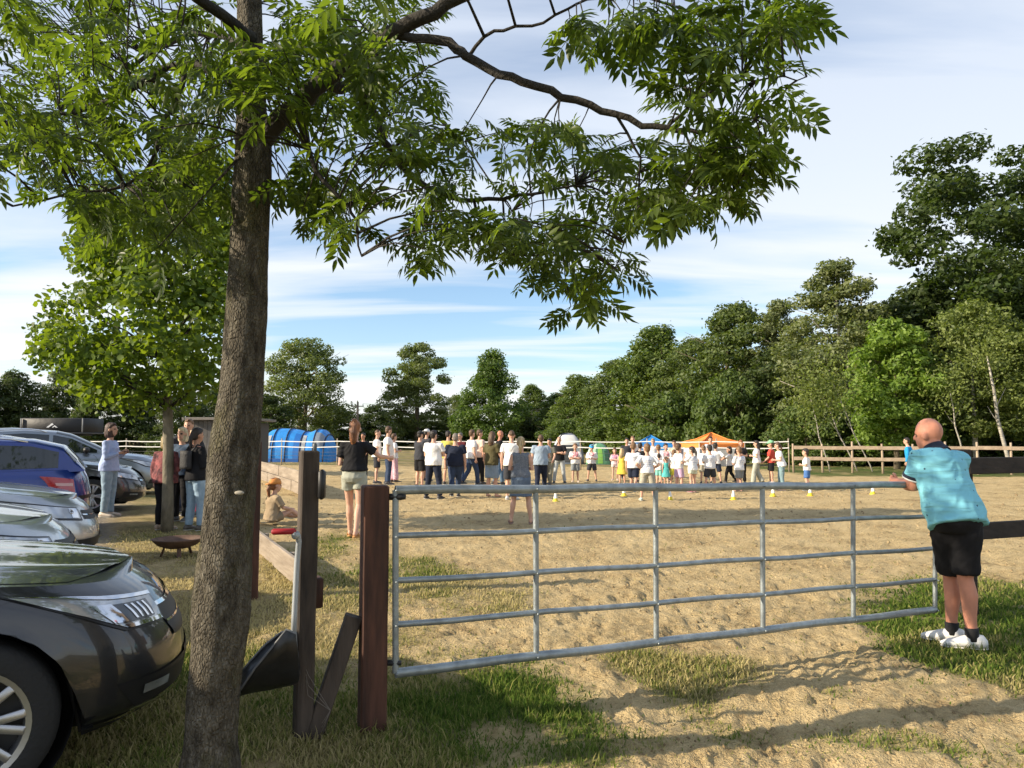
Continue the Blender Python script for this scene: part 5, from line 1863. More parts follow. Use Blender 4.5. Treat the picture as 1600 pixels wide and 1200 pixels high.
YW = R(28)
make_car('parked_car', 'dark grey people carrier in the foreground, cut by the left edge', MPV, DARKGREY, loc=nose_loc(MPV, 296, 4.28, R(29)), yaw=R(29), lamp=LAMP_MPV, spokes=7,
         side_glass=(('side_window', .95, .10), ('side_window', .02, -.95), ('quarter_window', -1.03, -1.85)))
make_car('parked_car', 'pale silver car whose bonnet shows just behind the dark people carrier', HATCH, SILVER2, loc=nose_loc(HATCH, 140, 6.6, YW, z=0), yaw=YW, lamp=LAMP_HATCH, side_glass=(('side_window', .8, .0), ('side_window', -.08, -.95)))
make_car('parked_car', 'silver car with black edged headlamp in front of the blue hatchback', HATCH, SILVER, loc=nose_loc(HATCH, 162, 9.1, YW), yaw=YW, lamp=LAMP_HATCH, side_glass=(('side_window', .8, .0), ('side_window', -.08, -.95), ('quarter_window', -1.03, -1.7)))
make_car('parked_car', 'royal blue estate car parked nose in with red tail lamp showing', ESTATE, BLUE, loc=nose_loc(ESTATE, 146, 11.9, YW), yaw=YW, rev=True, lamp=LAMP_EST, rails='chrome', tail_lamp=TAIL_BLUE,
         side_glass=(('side_window', .85, .0), ('side_window', -.08, -.98), ('quarter_window', -1.06, -1.95)))
make_car('parked_car', 'anthracite estate car behind the woman with the phone', ESTATE, ANTH, loc=nose_loc(ESTATE, 232, 15.2, YW), yaw=YW, lamp=LAMP_EST, spokes=5, rails='chrome', mirror=BLKP,
         side_glass=(('side_window', .85, .0), ('side_window', -.08, -.98), ('quarter_window', -1.06, -1.95)))
make_car('parked_car', 'steel grey off-road car with arched roof, tallest in the row', SUV, GREYM, loc=nose_loc(SUV, 262, 19.3, YW, z=.02), yaw=YW, lamp=LAMP_EST, mirror=BLKP, rails='chrome',
         side_glass=(('side_window', .9, -.02), ('side_window', -.10, -1.0), ('quarter_window', -1.08, -1.95)))
make_car('parked_car', 'black car carrying a roof tent, mostly hidden behind the grey car', SUV, paint('black', (.01, .01, .011), .2), loc=nose_loc(SUV, 205, 23.2, YW), yaw=YW, lamp=LAMP_EST, side_glass=(('side_window', .9, -.02), ('side_window', -.10, -1.0)))


def roof_tent():
    Y = 22.4
    a, b = at(48, 676, Y), at(150, 654, Y)
    w, h = (b.x - a.x) * .92, b.z - a.z
    c = (a + b) / 2
    t = thing('roof_tent', 'black folded roof tent with white mountain logo on a car roof', 'roof tent', (c.x, Y, a.z), R(3))
    MB().box((0, 0, h / 2), (w, 1.2, h), None, .025).build('cover', mat('tent_cover', (.012, .012, .013), .6, bump=.5, bscale=6), t)
    MB().box((0, 0, -.02), (w * 1.0, 1.26, .04), None, .01).build('base_tray', mat('tray_grey', (.06, .06, .062), .5), t)
    for s in (-1, 1):
        mb = MB(); mb.box((s * (w / 2 - .02), -.62, h / 2), (.03, .02, h * .96), None, .004); mb.build('strap', mat('strap_grey', (.22, .22, .22), .7), t)
        mb = MB(); mb.beam((s * w * .3, -.6, -.07), (s * w * .3, .6, -.07), .05, .05); mb.build('roof_bar', BLKP, t)
    lg = MB()
    y = -.612
    for pts in (((-.16, .15), (0, .29), (.05, .245), (-.04, .19), (-.09, .15)), ((.0, .15), (.075, .22), (.17, .15), (.11, .15), (.075, .18), (.04, .15))):
        f = [Vector((x, y, z * h / .44)) for x, z in pts]; g = [p + Vector((0, .004, 0)) for p in f]
        n = len(f)
        lg.loft([f, g])
    lg.build('mountain_logo', mat('logo_white', (.75, .75, .75), .6), t, smooth=False)


roof_tent()
# ================================================================== people
PENDING = []


def skin_mat(tone):
    c = {'fair': (.56, .33, .235), 'tan': (.46, .245, .155), 'red': (.52, .23, .15), 'dark': (.30, .16, .10)}[tone]
    return mat('skin_' + tone, c, .55, var=.10, vscale=9, bump=.05, spec=.35)


EYE = mat('eye_dark', (.035, .022, .018), .35)
LIP = mat('lip', (.34, .13, .11), .5)


def cloth(name, col, col2=None, vs_=7, fold=.55):
    return mat('cloth_' + name, col, .85, var=.12, vscale=vs_, bump=fold, bscale=9, col2=col2, spec=.2, stretch=(1, 1, .8))


def print_cloth(name, col, pcol, z0, z1, hw, front, lines=False):
    """cloth with a printed emblem (or lines of lettering) on the chest or back"""
    key = 'cloth_print_' + name
    if key in MATS:
        return MATS[key]
    m = cloth(name + '_base', col).copy()
    m.name = key
    nd, lk = m.node_tree.nodes, m.node_tree.links
    b = nd['Principled BSDF']
    src = b.inputs['Base Color'].links[0].from_socket
    tc = N(nd, 'ShaderNodeTexCoord'); sp = N(nd, 'ShaderNodeSeparateXYZ'); lk.new(tc.outputs['Object'], sp.inputs[0])

    def m2(op, a, c):
        q = N(nd, 'ShaderNodeMath', operation=op)
        for i, x in enumerate((a, c)):
            if x is None: continue
            if isinstance(x, (int, float)): q.inputs[i].default_value = x
            else: lk.new(x, q.inputs[i])
        return q.outputs[0]
    ax = m2('ABSOLUTE', sp.outputs[0], None)
    f = m2('MULTIPLY', m2('LESS_THAN', ax, hw), m2('MULTIPLY', m2('GREATER_THAN', sp.outputs[2], z0), m2('LESS_THAN', sp.outputs[2], z1)))
    f = m2('MULTIPLY', f, m2('GREATER_THAN' if front else 'LESS_THAN', sp.outputs[1], 0.0))
    n = N(nd, 'ShaderNodeTexNoise'); n.inputs['Scale'].default_value = 38 if not lines else 30
    lk.new(tc.outputs['Object'], n.inputs['Vector'])
    pat = m2('GREATER_THAN', n.outputs[0], .47)
    if lines:
        pat = m2('MULTIPLY', pat, m2('GREATER_THAN', m2('SINE', m2('MULTIPLY', sp.outputs[2], 130), None), .1))
    f = m2('MULTIPLY', f, m2('MULTIPLY', pat, .85 if not lines else .6))
    x = N(nd, 'ShaderNodeMix', data_type='RGBA'); lk.new(f, x.inputs[0]); lk.new(src, x.inputs[6]); x.inputs[7].default_value = (*pcol, 1)
    lk.new(x.outputs[2], b.inputs['Base Color'])
    MATS[key] = m
    return m


def queue(name, mb, mats, parent, voxel, post=None, smooth=4):
    me = mb.mesh(name, mats)
    o = link(name, me, parent)
    md = o.modifiers.new('remesh', 'REMESH'); md.mode = 'VOXEL'; md.voxel_size = voxel; md.use_smooth_shade = True
    ms = o.modifiers.new('smooth', 'SMOOTH'); ms.factor = .5; ms.iterations = smooth
    PENDING.append((o, post))
    return o


def flush_pending():
    dg = bpy.context.evaluated_depsgraph_get()
    dg.update()
    done = []
    for o, post in PENDING:
        me = bpy.data.meshes.new_from_object(o.evaluated_get(dg), depsgraph=dg)
        done.append((o, me, post))
    for o, me, post in done:
        old = o.data
        me.name = old.name
        if not len(me.materials):
            for m in old.materials: me.materials.append(m)
        else:
            for i, m in enumerate(old.materials):
                if i < len(me.materials): me.materials[i] = m
                else: me.materials.append(m)
        o.modifiers.clear()
        o.data = me
        me.polygons.foreach_set('use_smooth', [True] * len(me.polygons))
        if post:
            post(o, me)
        bpy.data.meshes.remove(old)
    PENDING.clear()


def wrinkle(amp, s, seed):
    """creases pressed into the cloth itself"""
    def post(o, me):
        n = len(me.vertices)
        co = np.empty(n * 3, np.float32); me.vertices.foreach_get('co', co); co = co.reshape(-1, 3)
        no = np.empty(n * 3, np.float32); me.vertices.foreach_get('normal', no); no = no.reshape(-1, 3)
        a = np.arctan2(co[:, 0], co[:, 1] + .02)
        w = vnoise(co[:, 0] * 6 / s + 9, co[:, 2] * 5 / s, seed)
        r = 1 - np.abs(vnoise(a * 1.1 + co[:, 2] * 3 / s + w * 1.2 + 20, co[:, 2] * 13 / s + a * 1.6 + w * 2.5, seed + 1)) * 4
        d = (r * .8 + vnoise(co[:, 0] * 9 / s + 30, co[:, 2] * 9 / s + co[:, 1] * 6, seed + 2) * 1.4) * amp * s
        co += no * d[:, None]
        me.vertices.foreach_set('co', co.ravel()); me.update()
    return post


def V3(x, y, z):
    return Vector((x, y, z))


def oring(c, ax, ay, n=14):
    return [c + ax * math.cos(2 * PI * j / n) + ay * math.sin(2 * PI * j / n) for j in range(n)]


def person(label, u=None, vf=None, vh=None, loc=None, H=None, face=0.0, head=0.0, arms=('down', 'down'), legs='stand', lean=0.0, twist=0.0,
           skin='fair', hair=('short', (.09, .055, .03)), top=('tee', None), bottom=('trousers', None), shoes=(.05, .05, .055), cap=None,
           fat=1.0, fem=False, kid=False, voxel=.021, joints=None, group=None, extra=None, nod=0.0, hem_at=None, slim=False):
    if loc is None:
        p = gnd(u, vf)
        loc = Vector((p.x, p.y, hz(p.x, p.y)))
        H = H or (loc.z * 0 + at(u, vh, p.y).z - loc.z)
    t = thing('person', label, 'person', loc, face, group)
    s = H / 1.755
    hs = 1.22 if kid else 1.0
    J = {}
    crouch = 0.0
    X, Yv, Z = V3(1, 0, 0), V3(0, 1, 0), V3(0, 0, 1)
    pel = V3(0, 0, .93) if not kid else V3(0, 0, .90)
    if joints and 'pel' in joints: pel = joints['pel']
    up = V3(0, math.sin(lean), math.cos(lean))
    if joints and 'up' in joints: up = joints['up'].normalized()
    rx = Matrix.Rotation(twist, 3, 'Z') @ X
    rx = (rx - up * rx.dot(up)).normalized()
    fw = up.cross(rx)
    SW = (.165 if fem else .19) * (1 + (fat - 1) * .35)
    tl = .49 if not kid else .46
    cho = pel + up * tl                     # base of the neck
    wv = [(-.10, .135, .105, 0), (-.03, .165, .118, -.005), (.06, .168, .118, 0), (.16, .145, .105, .005), (.26, .158, .112, .01), (.36, .172, .115, .0), (.44, .165, .095, -.01), (.485, .10, .072, -.012), (.51, .06, .055, -.012)]
    if fem:
        wv = [(-.10, .135, .108, 0), (-.03, .172, .124, -.012), (.06, .168, .116, -.008), (.17, .126, .094, .0), (.26, .138, .104, .012), (.35, .150, .108, .012), (.43, .142, .085, -.008), (.485, .08, .062, -.012), (.51, .05, .05, -.012)]
    kf = tl / .49
    belly = [1 + (fat - 1) * w for w in (.6, .8, 1.1, 1.3, 1.1, .8, .5, .2, .1)]

    def torso(mb, inf=0.0, lo=-.2, hi=.6, flare=0.0, n=14):
        rr = []
        for (f, a, b, yo), bl in zip(wv, belly):
            if f < lo or f > hi: continue
            k = max(0, .3 - f) * flare
            rr.append(oring(pel + up * f * kf + fw * yo, rx * (a * bl + inf + k), fw * (b * bl + inf + k), n))
        mb.loft(rr)
    # --- joints
    for sd in (-1, 1):
        sh = pel + up * (.435 * kf) + rx * (sd * SW)
        hip = pel + V3(sd * .088 * (1.05 if fem else 1), 0, -.03)
        J['sh', sd] = sh; J['hip', sd] = hip
        A = arms[0] if sd < 0 else arms[1]
        dn = -Z
        if A == 'down':
            el = sh + rx * (sd * .055) + dn * .285 - fw * .025; wr = el + rx * (sd * .004) + dn * .245 + fw * .055
        elif A == 'hips':
            el = sh + rx * (sd * .17) + dn * .215 - fw * .09; wr = pel + rx * (sd * .185 * fat) + up * .07 + fw * .03
        elif A == 'front':
            el = sh + rx * (sd * .06) + dn * .275 - fw * .0; wr = el - rx * (sd * .14) + fw * .19 + Z * .04
        elif A == 'phone':
            el = sh + rx * (sd * .05) + dn * .27 + fw * .03; wr = el - rx * (sd * .11) + fw * .20 + Z * .09
        elif A == 'fold':
            el = sh + rx * (sd * .06) + dn * .26 + fw * .06; wr = cho - rx * (sd * .07) + dn * .27 + fw * .19
        elif A == 'raise':
            el = sh + rx * (sd * .13) + fw * .13 - Z * .13; wr = el - rx * (sd * .05) + fw * .03 + Z * .25
        elif A == 'point':
            el = sh + rx * (sd * .06) + fw * .20 + dn * .14; wr = el + fw * .22 + dn * .03
        elif A == 'out':
            el = sh + rx * (sd * .20) + dn * .16 + fw * .08; wr = el + rx * (sd * .10) + fw * .20 + dn * .02
        elif A == 'swing':
            el = sh + rx * (sd * .05) + dn * .26 - fw * .10; wr = el + dn * .22 + fw * .03
        elif A == 'fore':
            el = sh + rx * (sd * .05) + dn * .27 + fw * .07; wr = el + dn * .16 + fw * .18
        J['el', sd], J['wr', sd] = el, wr
        kz, az = .485, .075
        if legs == 'stand':
            kn = V3(sd * .098, .012, kz); an = V3(sd * .105, -.02, az)
        elif legs == 'wide':
            kn = V3(sd * .15, .02, kz); an = V3(sd * .20, -.02, az)
        elif legs == 'walk':
            kn = V3(sd * .09, .15 if sd > 0 else -.04, kz); an = V3(sd * .09, .20 if sd > 0 else -.28, az + (.0 if sd > 0 else .06))
        elif legs == 'stride':
            kn = V3(sd * .09, .10 if sd < 0 else -.02, kz); an = V3(sd * .09, .14 if sd < 0 else -.20, az + (.0 if sd < 0 else .03))
        elif legs == 'relax':
            kn = V3(sd * .10 + .0, .05 if sd > 0 else .0, kz); an = V3(sd * .12, .05 if sd > 0 else -.03, az)
        elif legs == 'cross':
            kn = V3(sd * .07, .02 + .05 * (sd > 0), kz); an = V3(-sd * .05, .0 + .13 * (sd > 0), az)
        J['kn', sd], J['an', sd] = kn, an
        J['toe', sd] = an + V3(sd * .03, .17, -.045)
    J['hc'] = cho + up * .11 + Z * .085 * hs + fw * .02
    if joints:
        for k, v in joints.items(): J[k] = v
    hc = J['hc']
    HR = Matrix.Rotation(twist + head, 3, 'Z') @ Matrix.Rotation(-nod, 3, 'X')
    S = lambda mb: [setattr(mb, 'v', [(x * s, y * s, z * s) for x, y, z in mb.v]), mb][1]
    sk = skin_mat(skin)
    # --- body
    b = MB()
    torso(b)
    b.tube([cho - up * .04, cho + up * .03 + fw * .0, hc - Z * .03 * hs], [.062, .056 * (.9 if fem else 1) * (1 + (fat - 1) * .6), .056], 10)
    b.ell(hc + HR @ V3(0, -.012, .028) * hs, (.078 * hs, .096 * hs, .100 * hs), HR, 16, 12)
    b.ell(hc + HR @ V3(0, .030, -.050) * hs, (.056 * hs, .062 * hs, .068 * hs), HR, 12, 8)
    b.ell(hc + HR @ V3(0, .094, -.012) * hs, (.015 * hs, .022 * hs, .024 * hs), HR, 8, 6)
    b.ell(hc + HR @ V3(0, .070, .028) * hs, (.05 * hs, .022 * hs, .014 * hs), HR, 8, 6)
    for sd in (-1, 1):
        b.ell(hc + HR @ V3(sd * .083, -.010, -.008) * hs, (.015 * hs, .025 * hs, .036 * hs), HR, 8, 6)
        sh, el, wr = J['sh', sd], J['el', sd], J['wr', sd]
        af = 1 + (fat - 1) * .5
        if fem: af *= .86
        b.tube([sh - rx * sd * .06, sh, sh.lerp(el, .35), el, el.lerp(wr, .3), wr], [.058 * af, .060 * af, .052 * af, .040 * af, .044 * af, .029 * af], 10)
        d = (wr - el).normalized()
        b.tube([wr, wr + d * .03, wr + d * .075], [.028, .034, .026], 8)
        hip, kn, an, toe = J['hip', sd], J['kn', sd], J['an', sd], J['toe', sd]
        lf = 1 + (fat - 1) * .5
        calf = kn.lerp(an, .30) - (toe - an).normalized() * .012
        b.tube([hip + Z * .03, hip.lerp(kn, .12), hip.lerp(kn, .55), kn, calf, kn.lerp(an, .7), an], [.085 * lf, .088 * lf, .070 * lf, .053, .058, .042, .036], 10)
        fd = toe - an
        fk = .62 if shoes else 1.0
        b.tube([an + fd * -.28 * fk + V3(0, 0, -.03), an + V3(0, 0, -.02), an + fd * .5 + V3(0, 0, -.005 - (.02 if shoes else 0)), toe.lerp(an, .25 if shoes else 0)], [.030 * fk, .036, .036 * fk, .026 * fk], 8)
    fingers = []
    hcs, hrs = hc * s, HR.copy()

    def post(o, me, s=s, hs=hs, J=J, hcs=hcs, HR=HR):
        # eyes, mouth and brows as colours of the skin; then five fingers on each palm
        inv = HR.transposed()
        mi = []
        for p in me.polygons:
            q = inv @ (p.center - hcs) / (s * hs)
            k = 0
            if q.y > .045:
                if -.004 < q.z < .020 and .016 < abs(q.x) < .046: k = 1
                elif -.066 < q.z < -.050 and abs(q.x) < .024: k = 2
            mi.append(k)
        me.polygons.foreach_set('material_index', mi)
        fb = MB()
        for sd in (-1, 1):
            el, wr = J['el', sd], J['wr', sd]
            d = (wr - el).normalized()
            cp = J.get(('curl', sd), .35)
            nrm = (Vector((-sd, .2, 0)) - d * Vector((-sd, .2, 0)).dot(d)).normalized()
            acr = d.cross(nrm)
            for q, (o_, ln) in enumerate(((-.027, .062), (-.009, .074), (.009, .070), (.026, .054))):
                p0 = wr + d * .062 + acr * o_
                p1 = p0 + d * ln * .55 + nrm * ln * .15 * cp
                p2 = p1 + d * ln * .38 * (1 - cp * .6) + nrm * ln * .5 * cp
                fb.tube([p0, p1, p2], [.0098, .009, .0068], 5)
            p0 = wr + d * .025 - acr * .022
            p1 = p0 + d * .03 - acr * .024 + nrm * .006
            fb.tube([p0, p1, p1 + d * .032 + nrm * .01 - acr * .004], [.012, .0105, .0075], 5)
        n0 = len(me.vertices)
        import bmesh
        bm = bmesh.new(); bm.from_mesh(me)
        vv = [bm.verts.new((x * s, y * s, z * s)) for x, y, z in fb.v]
        for f in fb.f:
            nf = bm.faces.new([vv[i] for i in f]); nf.smooth = True
        bm.to_mesh(me); bm.free()
    queue('body', S(b), [sk, EYE, LIP], t, voxel * min(1, s) * .92, post, 3)
    # --- clothes
    kind, cm = top
    c = MB()
    lo = -.2
    if kind in ('tee', 'long', 'tank', 'dress'):
        hem = {'tee': -.075, 'long': -.08, 'tank': -.04, 'dress': -.04}[kind] if hem_at is None else hem_at
        rr = []
        rr0 = [(hem, .178, .132, 0)] + [w for w in wv if w[0] > hem + .03 and w[0] < .47]
        for i, (f, a, bb, yo) in enumerate(rr0):
            bl = float(np.interp(f, [w[0] for w in wv], belly))
            loose = .022 + .016 * (f < .2) if not kid else .036
            if kind in ('tank', 'dress'): loose = .014
            if f > .4: loose = .014
            rr.append(oring(pel + up * f * kf + fw * yo, rx * (a * bl + loose), fw * (bb * bl + loose), 16))
        rr.append(oring(cho - fw * .012 + up * .002, rx * .085, fw * .075, 16))
        c.loft(rr)
        if joints and kind == 'tee':
            mid_ = cho - up * .07
            c.tube([J['sh', -1], mid_, J['sh', 1]], [.075, .10, .075], 12)
        for sd in (-1, 1):
            sh, el, wr = J['sh', sd], J['el', sd], J['wr', sd]
            af = (1 + (fat - 1) * .5) * (.9 if fem else 1)
            if kind in ('tank', 'dress'):
                c.ell(sh - rx * sd * .035 + up * .01, (.052, .055, .06))
            elif kind == 'tee':
                fr = .62 if not kid else .82
                c.tube([sh - rx * sd * .07 + up * .005, sh + up * .004, sh.lerp(el, fr * .6), sh.lerp(el, fr)], [.068 * af, .076 * af, .076 * af, .078 * af], 12)
            else:
                c.tube([sh - rx * sd * .07, sh, sh.lerp(el, .6), el, el.lerp(wr, .5), el.lerp(wr, .95)], [.066 * af, .073 * af, .066 * af, .058 * af, .052 * af, .042 * af], 12)
    if kind == 'dress':
        z0 = pel + up * .12
        c.loft([oring(z0, rx * .15, fw * .115, 16), oring(pel - Z * .08, X * .20, Yv * .165, 16), oring(pel - Z * .40, X * .285, Yv * .235, 16)])
    queue('dress' if kind == 'dress' else 'shirt', S(c), cm, t, voxel * min(1, s), wrinkle(.0065, s, len(label)), 5)
    kind, cm = bottom
    if kind and top[0] != 'dress':
        c = MB()
        fit = {'trousers': .014, 'shorts': .022, 'leggings': .006, 'wide': .020, 'hot': .020, 'skirt': .014}[kind]
        frs = [oring(pel + up * .105 * kf, rx * (.156 * belly[3] + .014), fw * (.112 * belly[3] + .014)), oring(pel + up * .03, rx * (.166 * belly[2] + fit), fw * (.116 * belly[2] + fit)),
               oring(pel - Z * .04 - Yv * (.010 if fem else 0), X * (.172 * belly[1] + fit), Yv * (.124 * belly[1] + fit + (.010 if fem else 0)))]
        if kind == 'skirt':
            frs += [oring(pel - Z * .14, X * .205, Yv * .165), oring(pel - Z * .38, X * .235, Yv * .185)]
            c.loft(frs)
        else:
            frs.append(oring(pel - Z * .11 - Yv * (.008 if fem else 0), X * .150, Yv * .122))
            c.loft(frs)
            for sd in (-1, 1):
                hip, kn, an = J['hip', sd], J['kn', sd], J['an', sd]
                lf = 1 + (fat - 1) * .5
                if kind in ('shorts', 'hot'):
                    fr = .92 if kind == 'shorts' else .44
                    e = hip.lerp(kn, fr)
                    c.tube([hip + Z * .02, hip.lerp(kn, .2), hip.lerp(kn, fr * .6), e], [.092 * lf + fit * .6, .094 * lf + fit * .7, .088 * lf + fit, .082 * lf + fit * 1.2] if not slim else [.108, .112, .098, .092], 12)
                else:
                    k2 = {'trousers': (.078, .072, .066), 'leggings': (.068, .072, .050), 'wide': (.092, .100, .105)}[kind]
                    c.tube([hip + Z * .02, hip.lerp(kn, .2), hip.lerp(kn, .6), kn, kn.lerp(an, .4), kn.lerp(an, .96)], [.090 * lf + fit, .092 * lf + fit, .078 * lf + fit, k2[0], k2[1], k2[2]], 12)
        queue({'trousers': 'trousers', 'wide': 'trousers', 'leggings': 'leggings', 'shorts': 'shorts', 'hot': 'shorts', 'skirt': 'skirt'}[kind], S(c), cm, t, voxel * min(1, s), wrinkle(.0055, s, len(label) + 7), 4)
    # --- shoes
    if shoes:
        for sd in (-1, 1):
            c = MB()
            an, toe = J['an', sd], J['toe', sd]
            fd = V3(toe.x - an.x, toe.y - an.y, 0)
            fd = fd.normalized() if fd.length > .01 else Yv
            sx = fd.cross(Z)
            o = V3(an.x, an.y, an.z - .075)
            for (zl, mi) in ((0, 1), (1, 0)):
                c.mat(mi)
                rr = []
                for (f, w, h0, h1) in ((-.09, .024, .004, .070), (-.07, .040, 0, .100), (-.01, .047, 0, .112), (.05, .046, 0, .092), (.11, .050, 0, .070), (.16, .047, 0, .056), (.20, .028, .006, .036)):
                    z0, z1 = (h0, .022) if zl == 0 else (.022, h1)
                    w2 = w * (1.06 if zl == 0 else 1)
                    rr.append([o + fd * f + sx * (w2 * math.cos(a)) + Z * (z0 + (z1 - z0) * (.5 + .5 * math.sin(a)) if zl == 0 else z0 + (z1 - z0) * max(0, math.sin(a)) ** .7) for a in [2 * PI * q / 10 for q in range(10)]])
                c.loft(rr)
            S(c).build('shoe', [mat('shoe_%d_%d_%d' % tuple(int(x * 100) for x in shoes), shoes, .6), mat('shoe_sole', (.55, .54, .5) if sum(shoes) > .6 else (.09, .085, .08), .7)], t)
    # --- hair
    if hair:
        style, hcg = hair
        hm = mat('hair_%d_%d_%d' % tuple(int(x * 200) for x in hcg), hcg, .5, var=.45, vscale=18, bump=.9, bscale=70, stretch=(1, 1, .18), spec=.45)
        c = MB()
        q = lambda x, y, z: hc + HR @ V3(x, y, z) * hs
        hr = lambda a, b_, d_: (a * hs, b_ * hs, d_ * hs)
        if style == 'buzz':
            c.ell(q(0, -.022, .040), hr(.080, .092, .095), HR, 14, 10)
        else:
            c.ell(q(0, -.026, .046), hr(.087, .098, .100), HR, 14, 10)
            c.ell(q(0, -.055, -.01), hr(.074, .062, .075), HR, 12, 8)
            if style != 'short' or True:
                c.ell(q(0, .03, .100), hr(.062, .055, .035), HR, 10, 6)
        if style == 'pony':
            c.ell(q(0, -.115, .02), hr(.032, .036, .036), HR, 8, 6)
            c.tube([q(0, -.12, .01), q(0, -.14, -.06), q(0, -.125, -.16), q(0, -.11, -.23)], [.026 * hs, .036 * hs, .030 * hs, .008 * hs], 8)
        elif style == 'bun':
            c.ell(q(0, -.07, .125), hr(.042, .042, .040), HR, 10, 8)
            c.tube([q(0, -.085, .04), q(.0, -.105, -.06), q(.0, -.10, -.17), q(0, -.085, -.27)], [.055 * hs, .062 * hs, .056 * hs, .018 * hs], 10)
        elif style == 'long':
            c.tube([q(0, -.045, .03), q(0, -.060, -.08), q(0, -.065, -.17), q(0, -.06, -.27)], [.085 * hs, .086 * hs, .082 * hs, .05 * hs], 12)
        elif style == 'bob':
            c.tube([q(0, -.035, .04), q(0, -.040, -.04), q(0, -.044, -.11), q(0, -.045, -.145)], [.090 * hs, .096 * hs, .094 * hs, .07 * hs], 12)
        queue('hair', S(c), hm, t, .016 * min(1, s), None, 2)
    if cap:
        c = MB()
        q = lambda x, y, z: hc + HR @ V3(x, y, z) * hs
        rr = []
        for (h, f) in ((.028, 1.0), (.07, .98), (.105, .82), (.13, .52), (.145, .12)):
            rr.append([q(.094 * f * math.cos(a), -.015 + .112 * f * math.sin(a), h) for a in [2 * PI * k / 16 for k in range(16)]])
        c.loft(rr)
        back = cap[1]
        sg = -1 if back else 1
        pk = []
        for zz in (0, .008):
            pk.append([q(.07 * math.cos(a), -.015 + sg * (.09 + .09 * math.sin(a)), .036 + zz - .012 * math.sin(a)) for a in [PI * k / 8 for k in range(9)]] )
        c.loft(pk, True, True)
        S(c).build('cap', mat('cap_%d_%d_%d' % tuple(int(x * 100) for x in cap[0]), cap[0], .8), t)
    if extra:
        extra(t, J, s, S)
    return t, J, s


WHITE = cloth('white', (.74, .73, .72))
WHITE2 = cloth('white_cool', (.68, .70, .73))
NAVY = cloth('navy', (.018, .024, .045))
JEANS = cloth('jeans_dark', (.035, .055, .105), vs_=20)
JEANSL = cloth('jeans_light', (.20, .30, .40), (.30, .40, .49), vs_=14)
BLACK = cloth('black', (.012, .012, .014))
CHAR = cloth('charcoal', (.040, .042, .050))
GREYS = cloth('grey_shorts', (.20, .215, .22))
KHAKI = cloth('khaki', (.36, .34, .27))
OLIVE = cloth('olive', (.085, .075, .035))
BLUEG = cloth('blue_grey', (.27, .34, .42))
W_FRONT = print_cloth('tee_red_front', (.72, .71, .70), (.60, .06, .10), 1.16, 1.33, .10, True)
W_FRONTK = print_cloth('tee_red_front_kid', (.72, .71, .70), (.60, .06, .10), .86, 1.04, .10, True)
W_BACKK = print_cloth('tee_back_kid', (.70, .71, .73), (.16, .20, .40), .80, 1.02, .10, False, True)
W_BACK = print_cloth('tee_back', (.70, .71, .73), (.16, .20, .40), 1.05, 1.30, .12, False, True)
BROWN, DARK, BLOND, GREYH, RED = (.09, .050, .026), (.022, .016, .013), (.42, .31, .16), (.20, .17, .14), (.19, .075, .028)
LBROWN = (.17, .095, .045)
AWAY, RIGHT, LEFT, TOCAM = 0.0, -PI / 2, PI / 2, PI
GC = 'people gathered on the sand'

